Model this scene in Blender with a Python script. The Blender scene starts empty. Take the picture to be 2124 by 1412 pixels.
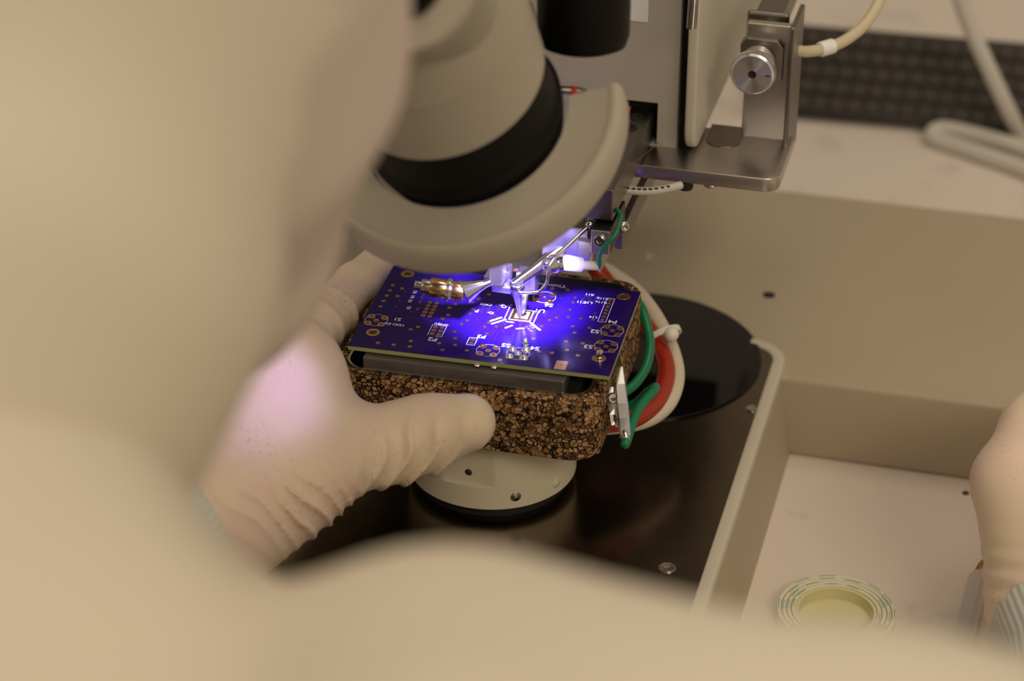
import bpy, bmesh, math, random
import numpy as np
from mathutils import Vector, Matrix
random.seed(7)
rng = np.random.default_rng(5)
scene = bpy.context.scene
COL = scene.collection

# ------------------------------------------------------------------ camera
W_PX, H_PX, F_PX = 2124, 1412, 4800.0
PITCH = math.radians(30.2)
RT = np.array([1.0, 0, 0])
FW = np.array([0, math.cos(PITCH), -math.sin(PITCH)])
UP = np.array([0, math.sin(PITCH), math.cos(PITCH)])
CAM = np.array([.0006, -.0042*math.sin(PITCH)-.85*math.cos(PITCH), .07-.0042*math.cos(PITCH)+.85*math.sin(PITCH)])
cd = bpy.data.cameras.new('camera')
cd.sensor_fit = 'HORIZONTAL'; cd.sensor_width = 36.0
cd.lens = F_PX/W_PX*36.0
cd.clip_start = .01; cd.clip_end = 50
cd.dof.use_dof = True
cd.dof.focus_distance = .852
cd.dof.aperture_fstop = 7.0
cd.dof.aperture_blades = 0
cam = bpy.data.objects.new('camera', cd); COL.objects.link(cam)
cam.location = CAM; cam.rotation_euler = (math.pi/2-PITCH, 0, 0)
scene.camera = cam

# ------------------------------------------------------------------ world, lights, exposure
scene.view_settings.view_transform = 'Standard'
scene.view_settings.look = 'None'
scene.view_settings.gamma = 1.0
scene.view_settings.use_curve_mapping = False
scene.view_settings.exposure = 0.0
wd = bpy.data.worlds.new('room_light'); scene.world = wd
wd.use_nodes = True
bg = wd.node_tree.nodes['Background']
bg.inputs[0].default_value = (1.0, .85, .66, 1); bg.inputs[1].default_value = .34

def area_light(name, loc, target, size, energy, color, sy=None):
    l = bpy.data.lights.new(name, 'AREA'); l.energy = energy; l.color = color
    l.size = size
    if sy: l.shape = 'RECTANGLE'; l.size_y = sy
    o = bpy.data.objects.new(name, l); COL.objects.link(o); o.location = loc
    o.rotation_euler = (Vector(target)-Vector(loc)).to_track_quat('-Z', 'Y').to_euler()
    return o
def spot_light(name, loc, target, energy, color, angle, blend, radius):
    l = bpy.data.lights.new(name, 'SPOT'); l.energy = energy; l.color = color
    l.spot_size = math.radians(angle); l.spot_blend = blend; l.shadow_soft_size = radius
    o = bpy.data.objects.new(name, l); COL.objects.link(o); o.location = loc
    o.rotation_euler = (Vector(target)-Vector(loc)).to_track_quat('-Z', 'Y').to_euler()
    return o
WARM = (1.0, .83, .62)
area_light('ceiling_lamp', (.5, .15, 2.2), (.05, 0, 0), 1.6, 10, WARM, .5)
area_light('ceiling_lamp', (-.9, -1.7, 1.9), (0, 0, 0), 1.4, 8, WARM, .7)
area_light('ceiling_lamp', (.75, -1.7, 1.45), (0, 0, .05), .9, 12.5, WARM, .5)
LED = (.40, .33, 1.0)
spot_light('bond_spot_lamp', (.004, -.035, .137), (.001, .016, .07), 7.0, LED, 46, 1.0, .006)
spot_light('left_spot_lamp', (-.040, -.060, .140), (-.105, -.055, .055), .17, (.58, .48, 1.0), 50, 1.0, .004)

# ------------------------------------------------------------------ pixel helpers
def ray(x, y): return (x-1062)/F_PX*RT+(706-y)/F_PX*UP+FW
def Pz(x, y, z): r = ray(x, y); return CAM+(z-CAM[2])/r[2]*r
def Py(x, y, Y): r = ray(x, y); return CAM+(Y-CAM[1])/r[1]*r
def Pd(x, y, d): return CAM+d*ray(x, y)
A_M = math.radians(14.9)
E1 = np.array([math.cos(A_M), -math.sin(A_M), 0]); E2 = np.array([math.sin(A_M), math.cos(A_M), 0]); EZ = np.array([0, 0, 1.0])
def MF(u, v, z): return E1*u+E2*v+EZ*z
def uvz(P): P = np.asarray(P); return np.array([P@E1, P@E2, P[2]])
def nrm(v): v = np.asarray(v, float); return v/np.linalg.norm(v)

# ------------------------------------------------------------------ materials
def mat(name, col, rough=.5, metal=0.0, spec=.5, noise=0.0, nscale=60, bump=0.0, bscale=200, coat=0.0, sss=0.0, aniso=0, trans=0.0):
    m = bpy.data.materials.new(name); m.use_nodes = True
    nt = m.node_tree; b = nt.nodes['Principled BSDF']
    b.inputs['Base Color'].default_value = (*col, 1)
    b.inputs['Roughness'].default_value = rough
    b.inputs['Metallic'].default_value = metal
    b.inputs['Specular IOR Level'].default_value = spec
    b.inputs['Coat Weight'].default_value = coat
    b.inputs['Coat Roughness'].default_value = .08
    b.inputs['Transmission Weight'].default_value = trans
    if aniso: b.inputs['Anisotropic'].default_value = aniso
    if sss:
        b.inputs['Subsurface Weight'].default_value = sss
        b.inputs['Subsurface Radius'].default_value = (.004, .002, .0012)
        b.inputs['Subsurface Scale'].default_value = 1.0
    tc = nt.nodes.new('ShaderNodeTexCoord')
    if noise:
        n = nt.nodes.new('ShaderNodeTexNoise'); n.inputs['Scale'].default_value = nscale; n.inputs['Detail'].default_value = 4
        nt.links.new(tc.outputs['Object'], n.inputs['Vector'])
        mx = nt.nodes.new('ShaderNodeMixRGB'); mx.blend_type = 'MULTIPLY'; mx.inputs[0].default_value = 1
        mr = nt.nodes.new('ShaderNodeMapRange'); mr.inputs[1].default_value = .3; mr.inputs[2].default_value = .7
        mr.inputs[3].default_value = 1-noise; mr.inputs[4].default_value = 1+noise*.3
        nt.links.new(n.outputs['Fac'], mr.inputs[0])
        mx.inputs[1].default_value = (*col, 1)
        nt.links.new(mr.outputs[0], mx.inputs[2]); nt.links.new(mx.outputs[0], b.inputs['Base Color'])
    if bump:
        n2 = nt.nodes.new('ShaderNodeTexNoise'); n2.inputs['Scale'].default_value = bscale; n2.inputs['Detail'].default_value = 3
        nt.links.new(tc.outputs['Object'], n2.inputs['Vector'])
        bp = nt.nodes.new('ShaderNodeBump'); bp.inputs['Strength'].default_value = bump; bp.inputs['Distance'].default_value = .0006
        nt.links.new(n2.outputs['Fac'], bp.inputs['Height']); nt.links.new(bp.outputs[0], b.inputs['Normal'])
    return m
def brushed(name, col, rough, axis_scale=(4, 900, 900), amt=.25):
    m = mat(name, col, rough, 1.0); nt = m.node_tree; b = nt.nodes['Principled BSDF']
    tc = nt.nodes.new('ShaderNodeTexCoord'); mp = nt.nodes.new('ShaderNodeMapping'); mp.inputs['Scale'].default_value = axis_scale
    mp.inputs['Rotation'].default_value = (0, 0, A_M)
    n = nt.nodes.new('ShaderNodeTexNoise'); n.inputs['Scale'].default_value = 3; n.inputs['Detail'].default_value = 3
    mr = nt.nodes.new('ShaderNodeMapRange'); mr.inputs[3].default_value = rough*(1-amt); mr.inputs[4].default_value = rough*(1+amt)
    nt.links.new(tc.outputs['Object'], mp.inputs[0]); nt.links.new(mp.outputs[0], n.inputs['Vector'])
    nt.links.new(n.outputs['Fac'], mr.inputs[0]); nt.links.new(mr.outputs[0], b.inputs['Roughness'])
    bp = nt.nodes.new('ShaderNodeBump'); bp.inputs['Strength'].default_value = .06; bp.inputs['Distance'].default_value = .0002
    nt.links.new(n.outputs['Fac'], bp.inputs['Height']); nt.links.new(bp.outputs[0], b.inputs['Normal'])
    return m
def cork_mat():
    m = mat('cork', (.3, .17, .08), .85); nt = m.node_tree; b = nt.nodes['Principled BSDF']; b.inputs['Specular IOR Level'].default_value = .15
    tc = nt.nodes.new('ShaderNodeTexCoord')
    wn = nt.nodes.new('ShaderNodeTexNoise'); wn.inputs['Scale'].default_value = 380; wn.inputs['Detail'].default_value = 2
    mixv = nt.nodes.new('ShaderNodeMixRGB'); mixv.inputs[0].default_value = .0022
    nt.links.new(tc.outputs['Object'], wn.inputs['Vector'])
    add = nt.nodes.new('ShaderNodeVectorMath'); add.operation = 'MULTIPLY_ADD'; add.inputs[1].default_value = (.0022,)*3
    nt.links.new(wn.outputs['Color'], add.inputs[0]); nt.links.new(tc.outputs['Object'], add.inputs[2])
    def vor(scale, feature):
        v = nt.nodes.new('ShaderNodeTexVoronoi'); v.feature = feature; v.inputs['Scale'].default_value = scale
        nt.links.new(add.outputs[0], v.inputs['Vector']); return v
    e1 = vor(540, 'DISTANCE_TO_EDGE'); c1 = vor(540, 'F1')
    big = nt.nodes.new('ShaderNodeTexNoise'); big.inputs['Scale'].default_value = 260; big.inputs['Detail'].default_value = 3
    nt.links.new(tc.outputs['Object'], big.inputs['Vector'])
    # binder lines of uneven width
    th = nt.nodes.new('ShaderNodeMapRange'); th.inputs[1].default_value = .35; th.inputs[2].default_value = .7; th.inputs[3].default_value = .015; th.inputs[4].default_value = .17
    nt.links.new(big.outputs['Fac'], th.inputs[0])
    sub = nt.nodes.new('ShaderNodeMath'); sub.operation = 'SUBTRACT'
    nt.links.new(e1.outputs['Distance'], sub.inputs[0]); nt.links.new(th.outputs[0], sub.inputs[1])
    rp = nt.nodes.new('ShaderNodeMapRange'); rp.inputs[1].default_value = -.03; rp.inputs[2].default_value = .05
    nt.links.new(sub.outputs[0], rp.inputs[0])
    cr = nt.nodes.new('ShaderNodeValToRGB'); cr.color_ramp.elements[0].color = (.27, .135, .055, 1); cr.color_ramp.elements[1].color = (.54, .33, .17, 1)
    e = cr.color_ramp.elements.new(.5); e.color = (.37, .20, .088, 1)
    e = cr.color_ramp.elements.new(.08); e.color = (.09, .045, .02, 1)
    sp = nt.nodes.new('ShaderNodeSeparateColor'); nt.links.new(c1.outputs['Color'], sp.inputs[0]); nt.links.new(sp.outputs[0], cr.inputs[0])
    mx = nt.nodes.new('ShaderNodeMixRGB'); mx.inputs[1].default_value = (.012, .009, .007, 1)
    nt.links.new(rp.outputs[0], mx.inputs[0]); nt.links.new(cr.outputs[0], mx.inputs[2]); nt.links.new(mx.outputs[0], b.inputs['Base Color'])
    bp = nt.nodes.new('ShaderNodeBump'); bp.inputs['Strength'].default_value = .6; bp.inputs['Distance'].default_value = .0005
    nt.links.new(rp.outputs[0], bp.inputs['Height']); nt.links.new(bp.outputs[0], b.inputs['Normal'])
    return m
def glove_mat():
    m = mat('latex', (.80, .66, .54), .48, spec=.35, sss=.15); nt = m.node_tree; b = nt.nodes['Principled BSDF']
    tc = nt.nodes.new('ShaderNodeTexCoord')
    big = nt.nodes.new('ShaderNodeTexNoise'); big.inputs['Scale'].default_value = 28; big.inputs['Detail'].default_value = 2
    nt.links.new(tc.outputs['Object'], big.inputs['Vector'])
    cr = nt.nodes.new('ShaderNodeValToRGB'); cr.color_ramp.elements[0].position = .35; cr.color_ramp.elements[0].color = (.82, .69, .52, 1)
    cr.color_ramp.elements[1].position = .68; cr.color_ramp.elements[1].color = (.82, .64, .55, 1)
    nt.links.new(big.outputs['Fac'], cr.inputs[0])
    sm = nt.nodes.new('ShaderNodeTexNoise'); sm.inputs['Scale'].default_value = 900; sm.inputs['Detail'].default_value = 1
    nt.links.new(tc.outputs['Object'], sm.inputs['Vector'])
    reg = nt.nodes.new('ShaderNodeTexNoise'); reg.inputs['Scale'].default_value = 45; reg.inputs['Detail'].default_value = 1
    nt.links.new(tc.outputs['Object'], reg.inputs['Vector'])
    a = nt.nodes.new('ShaderNodeMapRange'); a.inputs[1].default_value = .60; a.inputs[2].default_value = .68
    nt.links.new(sm.outputs['Fac'], a.inputs[0])
    c = nt.nodes.new('ShaderNodeMapRange'); c.inputs[1].default_value = .48; c.inputs[2].default_value = .62; c.inputs[4].default_value = .42
    nt.links.new(reg.outputs['Fac'], c.inputs[0])
    mu = nt.nodes.new('ShaderNodeMath'); mu.operation = 'MULTIPLY'; nt.links.new(a.outputs[0], mu.inputs[0]); nt.links.new(c.outputs[0], mu.inputs[1])
    mx = nt.nodes.new('ShaderNodeMixRGB'); mx.inputs[2].default_value = (.42, .27, .18, 1)
    nt.links.new(mu.outputs[0], mx.inputs[0]); nt.links.new(cr.outputs[0], mx.inputs[1]); nt.links.new(mx.outputs[0], b.inputs['Base Color'])
    return m
def sleeve_mat(name, c1, c2, scale):
    m = mat(name, c1, .75); nt = m.node_tree; b = nt.nodes['Principled BSDF']
    tc = nt.nodes.new('ShaderNodeTexCoord'); ck = nt.nodes.new('ShaderNodeTexChecker'); ck.inputs['Scale'].default_value = scale
    ck.inputs['Color1'].default_value = (*c1, 1); ck.inputs['Color2'].default_value = (*c2, 1)
    mp = nt.nodes.new('ShaderNodeMapping'); mp.inputs['Scale'].default_value = (1, 1, 1)
    nt.links.new(tc.outputs['UV'], mp.inputs[0]); nt.links.new(mp.outputs[0], ck.inputs[0]); nt.links.new(ck.outputs[0], b.inputs['Base Color'])
    bp = nt.nodes.new('ShaderNodeBump'); bp.inputs['Strength'].default_value = .5; bp.inputs['Distance'].default_value = .0002
    nt.links.new(ck.outputs[1], bp.inputs['Height']); nt.links.new(bp.outputs[0], b.inputs['Normal'])
    return m
def stained(name, col, dark, rough):
    m = mat(name, col, rough); nt = m.node_tree; b = nt.nodes['Principled BSDF']
    tc = nt.nodes.new('ShaderNodeTexCoord'); n = nt.nodes.new('ShaderNodeTexNoise'); n.inputs['Scale'].default_value = 22; n.inputs['Detail'].default_value = 8
    n.inputs['Roughness'].default_value = .65
    nt.links.new(tc.outputs['Object'], n.inputs['Vector'])
    cr = nt.nodes.new('ShaderNodeValToRGB'); cr.color_ramp.elements[0].position = .57; cr.color_ramp.elements[0].color = (*col, 1)
    cr.color_ramp.elements[1].position = .74; cr.color_ramp.elements[1].color = (*dark, 1)
    nt.links.new(n.outputs['Fac'], cr.inputs[0]); nt.links.new(cr.outputs[0], b.inputs['Base Color'])
    return m
M = dict(
    beige=mat('beige_paint', (.44, .37, .27), .55, noise=.05, nscale=8, bump=.05, bscale=900),
    beige_light=mat('pale_beige_paint', (.60, .56, .46), .45, noise=.03, nscale=20, bump=.05, bscale=1200),
    housing=mat('grey_beige_paint', (.46, .43, .37), .6, bump=.08, bscale=1500),
    scope=mat('microscope_paint', (.46, .415, .335), .5, bump=.04, bscale=1500),
    bench=stained('bench_laminate', (.72, .64, .58), (.52, .46, .42), .5),
    plate=mat('dark_polished_steel', (.20, .165, .13), .20, 1.0, noise=.12, nscale=120),
    black_gloss=mat('black_glass', (.004, .004, .005), .035, 0, .25),
    black=mat('black_plastic', (.004, .0035, .004), .5, 0, .18),
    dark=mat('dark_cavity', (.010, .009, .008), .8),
    steel=brushed('brushed_steel', (.56, .53, .50), .30),
    steel_v=brushed('brushed_steel_upright', (.58, .55, .53), .32, (900, 900, 4)),
    steel_dark=mat('dark_machined_steel', (.27, .25, .23), .35, 1.0, noise=.1, nscale=300),
    gunmetal=mat('gunmetal', (.09, .085, .08), .4, 1.0),
    chrome=mat('chrome', (.78, .77, .77), .13, 1.0),
    alu=mat('machined_aluminium', (.80, .79, .80), .30, 1.0),
    knob=mat('turned_aluminium', (.90, .90, .97), .30, 1.0, aniso=.9),
    brass=mat('brass', (.72, .50, .22), .22, 1.0),
    gold=mat('gold_plating', (.78, .47, .14), .28, 1.0),
    hole=mat('plated_hole_shadow', (.05, .025, .012), .5),
    solder=mat('solder', (.80, .80, .78), .18, 1.0),
    silk=mat('white_silkscreen', (.85, .86, .88), .6),
    mask=mat('purple_solder_mask', (.017, .004, .11), .17, 0, .20, noise=.15, nscale=700),
    trace=mat('purple_solder_mask_over_copper', (.030, .009, .18), .17, 0, .20),
    fr4=mat('green_fibreglass', (.34, .36, .15), .6),
    cork=cork_mat(),
    block=mat('grey_ground_steel', (.16, .155, .16), .34, .6, noise=.12, nscale=200),
    tray=mat('thin_sheet_steel', (.60, .59, .58), .26, 1.0),
    ceramic=mat('cream_ceramic', (.78, .72, .56), .38, noise=.02, nscale=90, sss=.1),
    rubber=mat('black_rubber', (.012, .011, .010), .7),
    red=mat('red_silicone', (.36, .022, .005), .28, coat=.3),
    green=mat('green_insulation', (.003, .19, .085), .33),
    braid=sleeve_mat('woven_sleeve', (.80, .73, .60), (.52, .44, .33), 1.0),
    nylon=mat('white_nylon', (.80, .76, .68), .4, sss=.1),
    ptfe=mat('white_plastic', (.86, .86, .86), .35, sss=.2),
    cream_tube=mat('cream_tube', (.60, .53, .36), .4),
    grey_cable=mat('grey_cable', (.58, .55, .50), .5),
    print_black=mat('black_print', (.02, .02, .02), .6),
    glove=glove_mat(),
    gown=mat('white_gown_fabric', (.67, .61, .51), .9, spec=.1, bump=.35, bscale=500),
    hood=mat('white_hood_fabric', (.68, .62, .51), .9, spec=.1, bump=.35, bscale=500),
    facemask=mat('face_mask_fabric', (.66, .56, .50), .9, spec=.1),
    skin=mat('skin', (.58, .38, .28), .5, sss=.2),
    eye=mat('eye_white', (.8, .78, .74), .2),
    cuff=mat('pale_blue_knit', (.64, .66, .63), .85, spec=.1),
    tape=mat('cream_tape', (.72, .70, .54), .5),
    tape_core=mat('cream_tape_core', (.66, .62, .36), .6),
    tape_green=mat('green_tape_print', (.25, .45, .34), .6),
    pen_clear=mat('clear_plastic', (.88, .86, .83), .15, trans=.45),
    pen_amber=mat('amber_resin', (.30, .15, .015), .2),
    key=mat('dark_keycap', (.050, .042, .036), .75),
    kb=mat('black_keyboard_case', (.020, .016, .012), .5),
    paper=mat('white_label', (.82, .82, .82), .7),
    red_plastic=mat('red_plastic', (.6, .04, .01), .4),
    screw=mat('stainless_screw', (.55, .52, .48), .25, 1.0),
    wall=mat('wall_paint', (.55, .50, .43), .8),
    floor=mat('floor_vinyl', (.40, .37, .33), .6, noise=.08, nscale=15),
)

M['knob'].node_tree.nodes['Principled BSDF'].inputs['Anisotropic Rotation'].default_value = .25
_t = M['knob'].node_tree.nodes.new('ShaderNodeTangent'); _t.direction_type = 'RADIAL'; _t.axis = 'Y'
M['knob'].node_tree.links.new(_t.outputs[0], M['knob'].node_tree.nodes['Principled BSDF'].inputs['Tangent'])
# ------------------------------------------------------------------ object helpers
ORG = {}
def link(o, parent, origin):
    COL.objects.link(o); ORG[o.name] = np.array(origin, float)
    if parent is not None: o.parent = parent
    return o
def thing(name, label, cat, loc, group=None):
    o = bpy.data.objects.new(name, None); o.empty_display_size = .01
    link(o, None, loc); o.location = loc
    o['label'] = label; o['category'] = cat
    if group: o['group'] = group
    return o
def tag(o, label, cat, group=None):
    o['label'] = label; o['category'] = cat
    if group: o['group'] = group
    return o
class G:
    """collects shapes in world coordinates; build() links ONE mesh object"""
    def __init__(s): s.bm = bmesh.new(); s.uv = None; s.mi = 0
    def _take(s, bm2, smooth):
        me = bpy.data.meshes.new('t'); 
        for f in bm2.faces: f.smooth = smooth; f.material_index = s.mi
        bm2.to_mesh(me); bm2.free(); s.bm.from_mesh(me); bpy.data.meshes.remove(me); return s
    def box(s, c, size, ax=(E1, E2, EZ), bevel=0.0, seg=2, smooth=False):
        b = bmesh.new(); bmesh.ops.create_cube(b, size=1)
        for v in b.verts:
            v.co = Vector(np.asarray(c)+ax[0]*(v.co.x*size[0])+ax[1]*(v.co.y*size[1])+ax[2]*(v.co.z*size[2]))
        if bevel: bmesh.ops.bevel(b, geom=b.edges[:], offset=bevel, segments=seg, affect='EDGES', profile=.5)
        bmesh.ops.recalc_face_normals(b, faces=b.faces[:])
        return s._take(b, smooth)
    def uvzbox(s, u0, u1, v0, v1, z0, z1, **k):
        return s.box(MF((u0+u1)/2, (v0+v1)/2, (z0+z1)/2), (abs(u1-u0), abs(v1-v0), abs(z1-z0)), **k)
    def lathe(s, base, axis, prof, n=32, smooth=True, closed=False, a0=0, a1=2*math.pi, ref=None):
        """prof: list of (r, h); closed loops the profile (ring)"""
        ax = nrm(axis); t = ref if ref is not None else (np.array([0, 0, 1.0]) if abs(ax[2]) < .9 else np.array([1.0, 0, 0]))
        x = nrm(t-ax*(t@ax)); y = np.cross(ax, x); base = np.asarray(base)
        b = bmesh.new(); full = abs(a1-a0-2*math.pi) < 1e-6
        cols = n if full else n+1; vs = []
        for i in range(cols):
            a = a0+(a1-a0)*i/n; d = x*math.cos(a)+y*math.sin(a)
            vs.append([b.verts.new(base+ax*h+d*max(r, 1e-7)) for r, h in prof])
        m = len(prof)
        for i in range(n):
            A, B = vs[i], vs[(i+1) % cols]
            for j in range(m if closed else m-1):
                k = (j+1) % m
                b.faces.new((A[j], B[j], B[k], A[k]))
        if not full and closed:
            b.faces.new(vs[0]); b.faces.new(vs[-1][::-1])
        bmesh.ops.remove_doubles(b, verts=b.verts[:], dist=1e-6)
        bmesh.ops.recalc_face_normals(b, faces=b.faces[:])
        return s._take(b, smooth)
    def cyl(s, p0, p1, r0, r1=None, n=24, bevel=0.0, smooth=True):
        r1 = r0 if r1 is None else r1; p0 = np.asarray(p0); p1 = np.asarray(p1); L = np.linalg.norm(p1-p0); e = bevel
        if e: prof = [(0, 0), (r0-e, 0), (r0-e*.3, e*.3), (r0, e), (r1, L-e), (r1-e*.3, L-e*.3), (r1-e, L), (0, L)]
        else: prof = [(0, 0), (r0, 0), (r0, 0), (r1, L), (r1, L), (0, L)]
        return s.lathe(p0, p1-p0, prof, n, smooth)
    def tube(s, pts, r, n=12, smooth=True, uvscale=None):
        P = [np.asarray(p, float) for p in pts]; b = bmesh.new(); uvl = b.loops.layers.uv.new('UVMap') if uvscale else None
        rs = r if hasattr(r, '__len__') else [r]*len(P)
        t0 = nrm(P[1]-P[0]); nr = nrm(np.cross(t0, [0.3, .2, .9])); rings = []; Ls = [0]
        for i, p in enumerate(P):
            t = nrm(P[min(i+1, len(P)-1)]-P[max(i-1, 0)]); nr = nrm(nr-t*(nr@t)); bi = np.cross(t, nr)
            rings.append([b.verts.new(p+rs[i]*(nr*math.cos(2*math.pi*k/n)+bi*math.sin(2*math.pi*k/n))) for k in range(n)])
            if i: Ls.append(Ls[-1]+np.linalg.norm(P[i]-P[i-1]))
        for i in range(len(P)-1):
            for k in range(n):
                k2 = (k+1) % n
                f = b.faces.new((rings[i][k], rings[i][k2], rings[i+1][k2], rings[i+1][k]))
                if uvl:
                    q = [(Ls[i]*uvscale, k), (Ls[i]*uvscale, k+1), (Ls[i+1]*uvscale, k+1), (Ls[i+1]*uvscale, k)]
                    for lp, (a, c) in zip(f.loops, q): lp[uvl].uv = (a, c)
        b.faces.new(rings[0][::-1]); b.faces.new(rings[-1])
        bmesh.ops.recalc_face_normals(b, faces=b.faces[:])
        if uvl and not s.bm.loops.layers.uv: s.bm.loops.layers.uv.new('UVMap')
        return s._take(b, smooth)
    def prism(s, outline, z0, z1, ax=None, holes=None, bevel=0.0, smooth=False):
        """outline: list of world xy (3D origin + axes given by ax=(o,x,y,n)); optional hole loop with the same count"""
        o, x, y, n_ = ax if ax else (np.zeros(3), RT, np.array([0, 1.0, 0]), EZ)
        b = bmesh.new(); f3 = lambda p, z: o+x*p[0]+y*p[1]+n_*z
        if holes is None:
            lo = [b.verts.new(f3(p, z0)) for p in outline]; hi = [b.verts.new(f3(p, z1)) for p in outline]
            b.faces.new(lo[::-1]); b.faces.new(hi); N = len(lo)
            for i in range(N): b.faces.new((lo[i], lo[(i+1) % N], hi[(i+1) % N], hi[i]))
        else:
            L = [[b.verts.new(f3(p, z)) for p in loop] for loop in (outline, holes) for z in (z0, z1)]
            N = len(outline)
            for i in range(N):
                j = (i+1) % N
                b.faces.new((L[0][i], L[0][j], L[1][j], L[1][i])); b.faces.new((L[2][j], L[2][i], L[3][i], L[3][j]))
                b.faces.new((L[1][i], L[1][j], L[3][j], L[3][i])); b.faces.new((L[0][j], L[0][i], L[2][i], L[2][j]))
        bmesh.ops.recalc_face_normals(b, faces=b.faces[:])
        if bevel:
            ed = [e for e in b.edges if len(e.link_faces) == 2 and abs((e.verts[0].co-e.verts[1].co).normalized().dot(Vector(n_))) < .5 and e.calc_face_angle(0) > .5]
            bmesh.ops.bevel(b, geom=ed, offset=bevel, segments=3, affect='EDGES', profile=.5)
        return s._take(b, smooth)
    def raw(s, verts, faces, smooth=True):
        me = bpy.data.meshes.new('t'); me.from_pydata([tuple(v) for v in verts], [], [tuple(f) for f in faces])
        me.polygons.foreach_set('use_smooth', [smooth]*len(me.polygons)); me.polygons.foreach_set('material_index', [s.mi]*len(me.polygons))
        s.bm.from_mesh(me); bpy.data.meshes.remove(me); return s
    def build(s, name, m, parent=None, origin=None, angle=None):
        if origin is None: origin = ORG[parent.name] if parent is not None else np.zeros(3)
        me = bpy.data.meshes.new(name); 
        for v in s.bm.verts: v.co -= Vector(origin)
        s.bm.to_mesh(me); s.bm.free()
        for q in (m if isinstance(m, (list, tuple)) else [m]): me.materials.append(q)
        if angle: me.set_sharp_from_angle(angle=math.radians(angle))
        o = bpy.data.objects.new(name, me); link(o, parent, origin)
        if parent is None: o.location = origin
        return o
def clone(o, loc_world, parent, rot=None):
    c = bpy.data.objects.new(o.name.split('.')[0], o.data); org = ORG[parent.name]
    link(c, parent, loc_world); c.location = np.asarray(loc_world)-org
    if rot is not None: c.rotation_euler = rot
    return c
def rrect(x0, x1, y0, y1, r, n=6):
    pts = []
    for cx, cy, a in ((x1-r, y1-r, 0), (x0+r, y1-r, 90), (x0+r, y0+r, 180), (x1-r, y0+r, 270)):
        for k in range(n+1):
            t = math.radians(a+90*k/n); pts.append((cx+r*math.cos(t), cy+r*math.sin(t)))
    return pts
def spline(ctrl, n=10):
    P = [np.asarray(c, float) for c in ctrl]; P = [2*P[0]-P[1]]+P+[2*P[-1]-P[-2]]; out = []
    for i in range(1, len(P)-2):
        for k in range(n):
            t = k/n; a, b, c, d = P[i-1:i+3]
            out.append(.5*((2*b)+(-a+c)*t+(2*a-5*b+4*c-d)*t*t+(-a+3*b-3*c+d)*t**3))
    out.append(P[-2]); return out
def hex_screw(g, p, axis, r, h, socket=True):
    ax = nrm(axis); prof = [(0, -h*.2), (r, -h*.2), (r, h*.75), (r*.88, h), (r*.5, h), (r*.5, h*.35), (0, h*.35)]
    g.lathe(p, ax, prof, 20, True)
MX = (np.zeros(3), E1, E2, EZ)

# ------------------------------------------------------------------ setting: floor, wall, bench
def struct(o): o['kind'] = 'structure'; return o
g = G(); g.box((0, .6, -.84), (6, 6, .02), ax=(RT, np.array([0, 1., 0]), EZ)); struct(g.build('floor', M['floor']))
g = G(); g.box((0, 2.2, .6), (6, .06, 2.88), ax=(RT, np.array([0, 1., 0]), EZ)); struct(g.build('wall_back', M['wall']))
BZ = -.040
bench = thing('workbench', 'long white laminate workbench with grey smudges under the bonding machine', 'workbench', MF(.2, .5, -.83))
g = G(); g.uvzbox(-1.1, 1.5, -.40, 1.5, BZ-.035, BZ, bevel=.003); g.build('benchtop', M['bench'], bench)
for u in (-1.0, 1.4):
    for v in (-.35, 1.42):
        g = G(); g.uvzbox(u-.03, u+.03, v-.03, v+.03, -.83, BZ-.035, bevel=.003); g.build('leg', M['housing'], bench)

# ------------------------------------------------------------------ bonding machine
bond = thing('wire_bonder', 'beige wire bonding machine with dark steel stage plate and metal bonding head', 'machine', MF(0, .05, BZ))
UR = .0815      # right edge of the steel plate
def arc(cx, cy, r, a0, a1, n): return [(cx+r*math.cos(math.radians(a0+(a1-a0)*k/n)), cy+r*math.sin(math.radians(a0+(a1-a0)*k/n))) for k in range(n+1)]
# rear platform of the base (flat beige top) and the front wing that carries the steel plate
back_v = uvz(Pz(1640, 397, -.003))[1]
g = G(); g.prism(rrect(-.42, .62, .112, back_v, .006, 3), BZ, -.0025, ax=MX, bevel=.0022); g.build('rear_base', M['beige'], bond, angle=40)
g = G(); fb = [MF(u, v, z) for z, ue in ((BZ, UR+.0108), (-.0045, UR+.0052)) for u, v in ((-.30, -.34), (ue, -.34), (ue, .1125), (-.30, .1125))]
g.raw(fb, [(3, 2, 1, 0), (4, 5, 6, 7), (0, 1, 5, 4), (1, 2, 6, 5), (2, 3, 7, 6), (3, 0, 4, 7)], False); g.build('front_base', M['beige'], bond)
# rim strip along plate: light painted in paler colour on the rounded edge that curves into the platform
inner = [(UR, -.34)]+arc(UR-.012, .118, .012, 0, 90, 8)
outer = [(UR+.0052, -.34)]+arc(UR-.012, .118, .0172, 0, 90, 8)
o2 = outer+inner[::-1]
g = G(); g.prism(o2, -.0045, .0012, ax=MX, bevel=.001); g.build('edge_rim', M['beige_light'], bond, angle=40)
g = G(); g.prism([(-.30, -.34)]+inner+[(-.30, .130)], -.0045, 0, ax=MX); g.build('stage_plate', M['plate'], bond)
g = G(); g.lathe(MF(.025, .110, .0), EZ, [(0, 0), (.0527, 0), (.0527, .0007), (.0522, .0011), (0, .0011)], 96); g.build('black_disc', M['black_gloss'], bond, angle=30)
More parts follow.
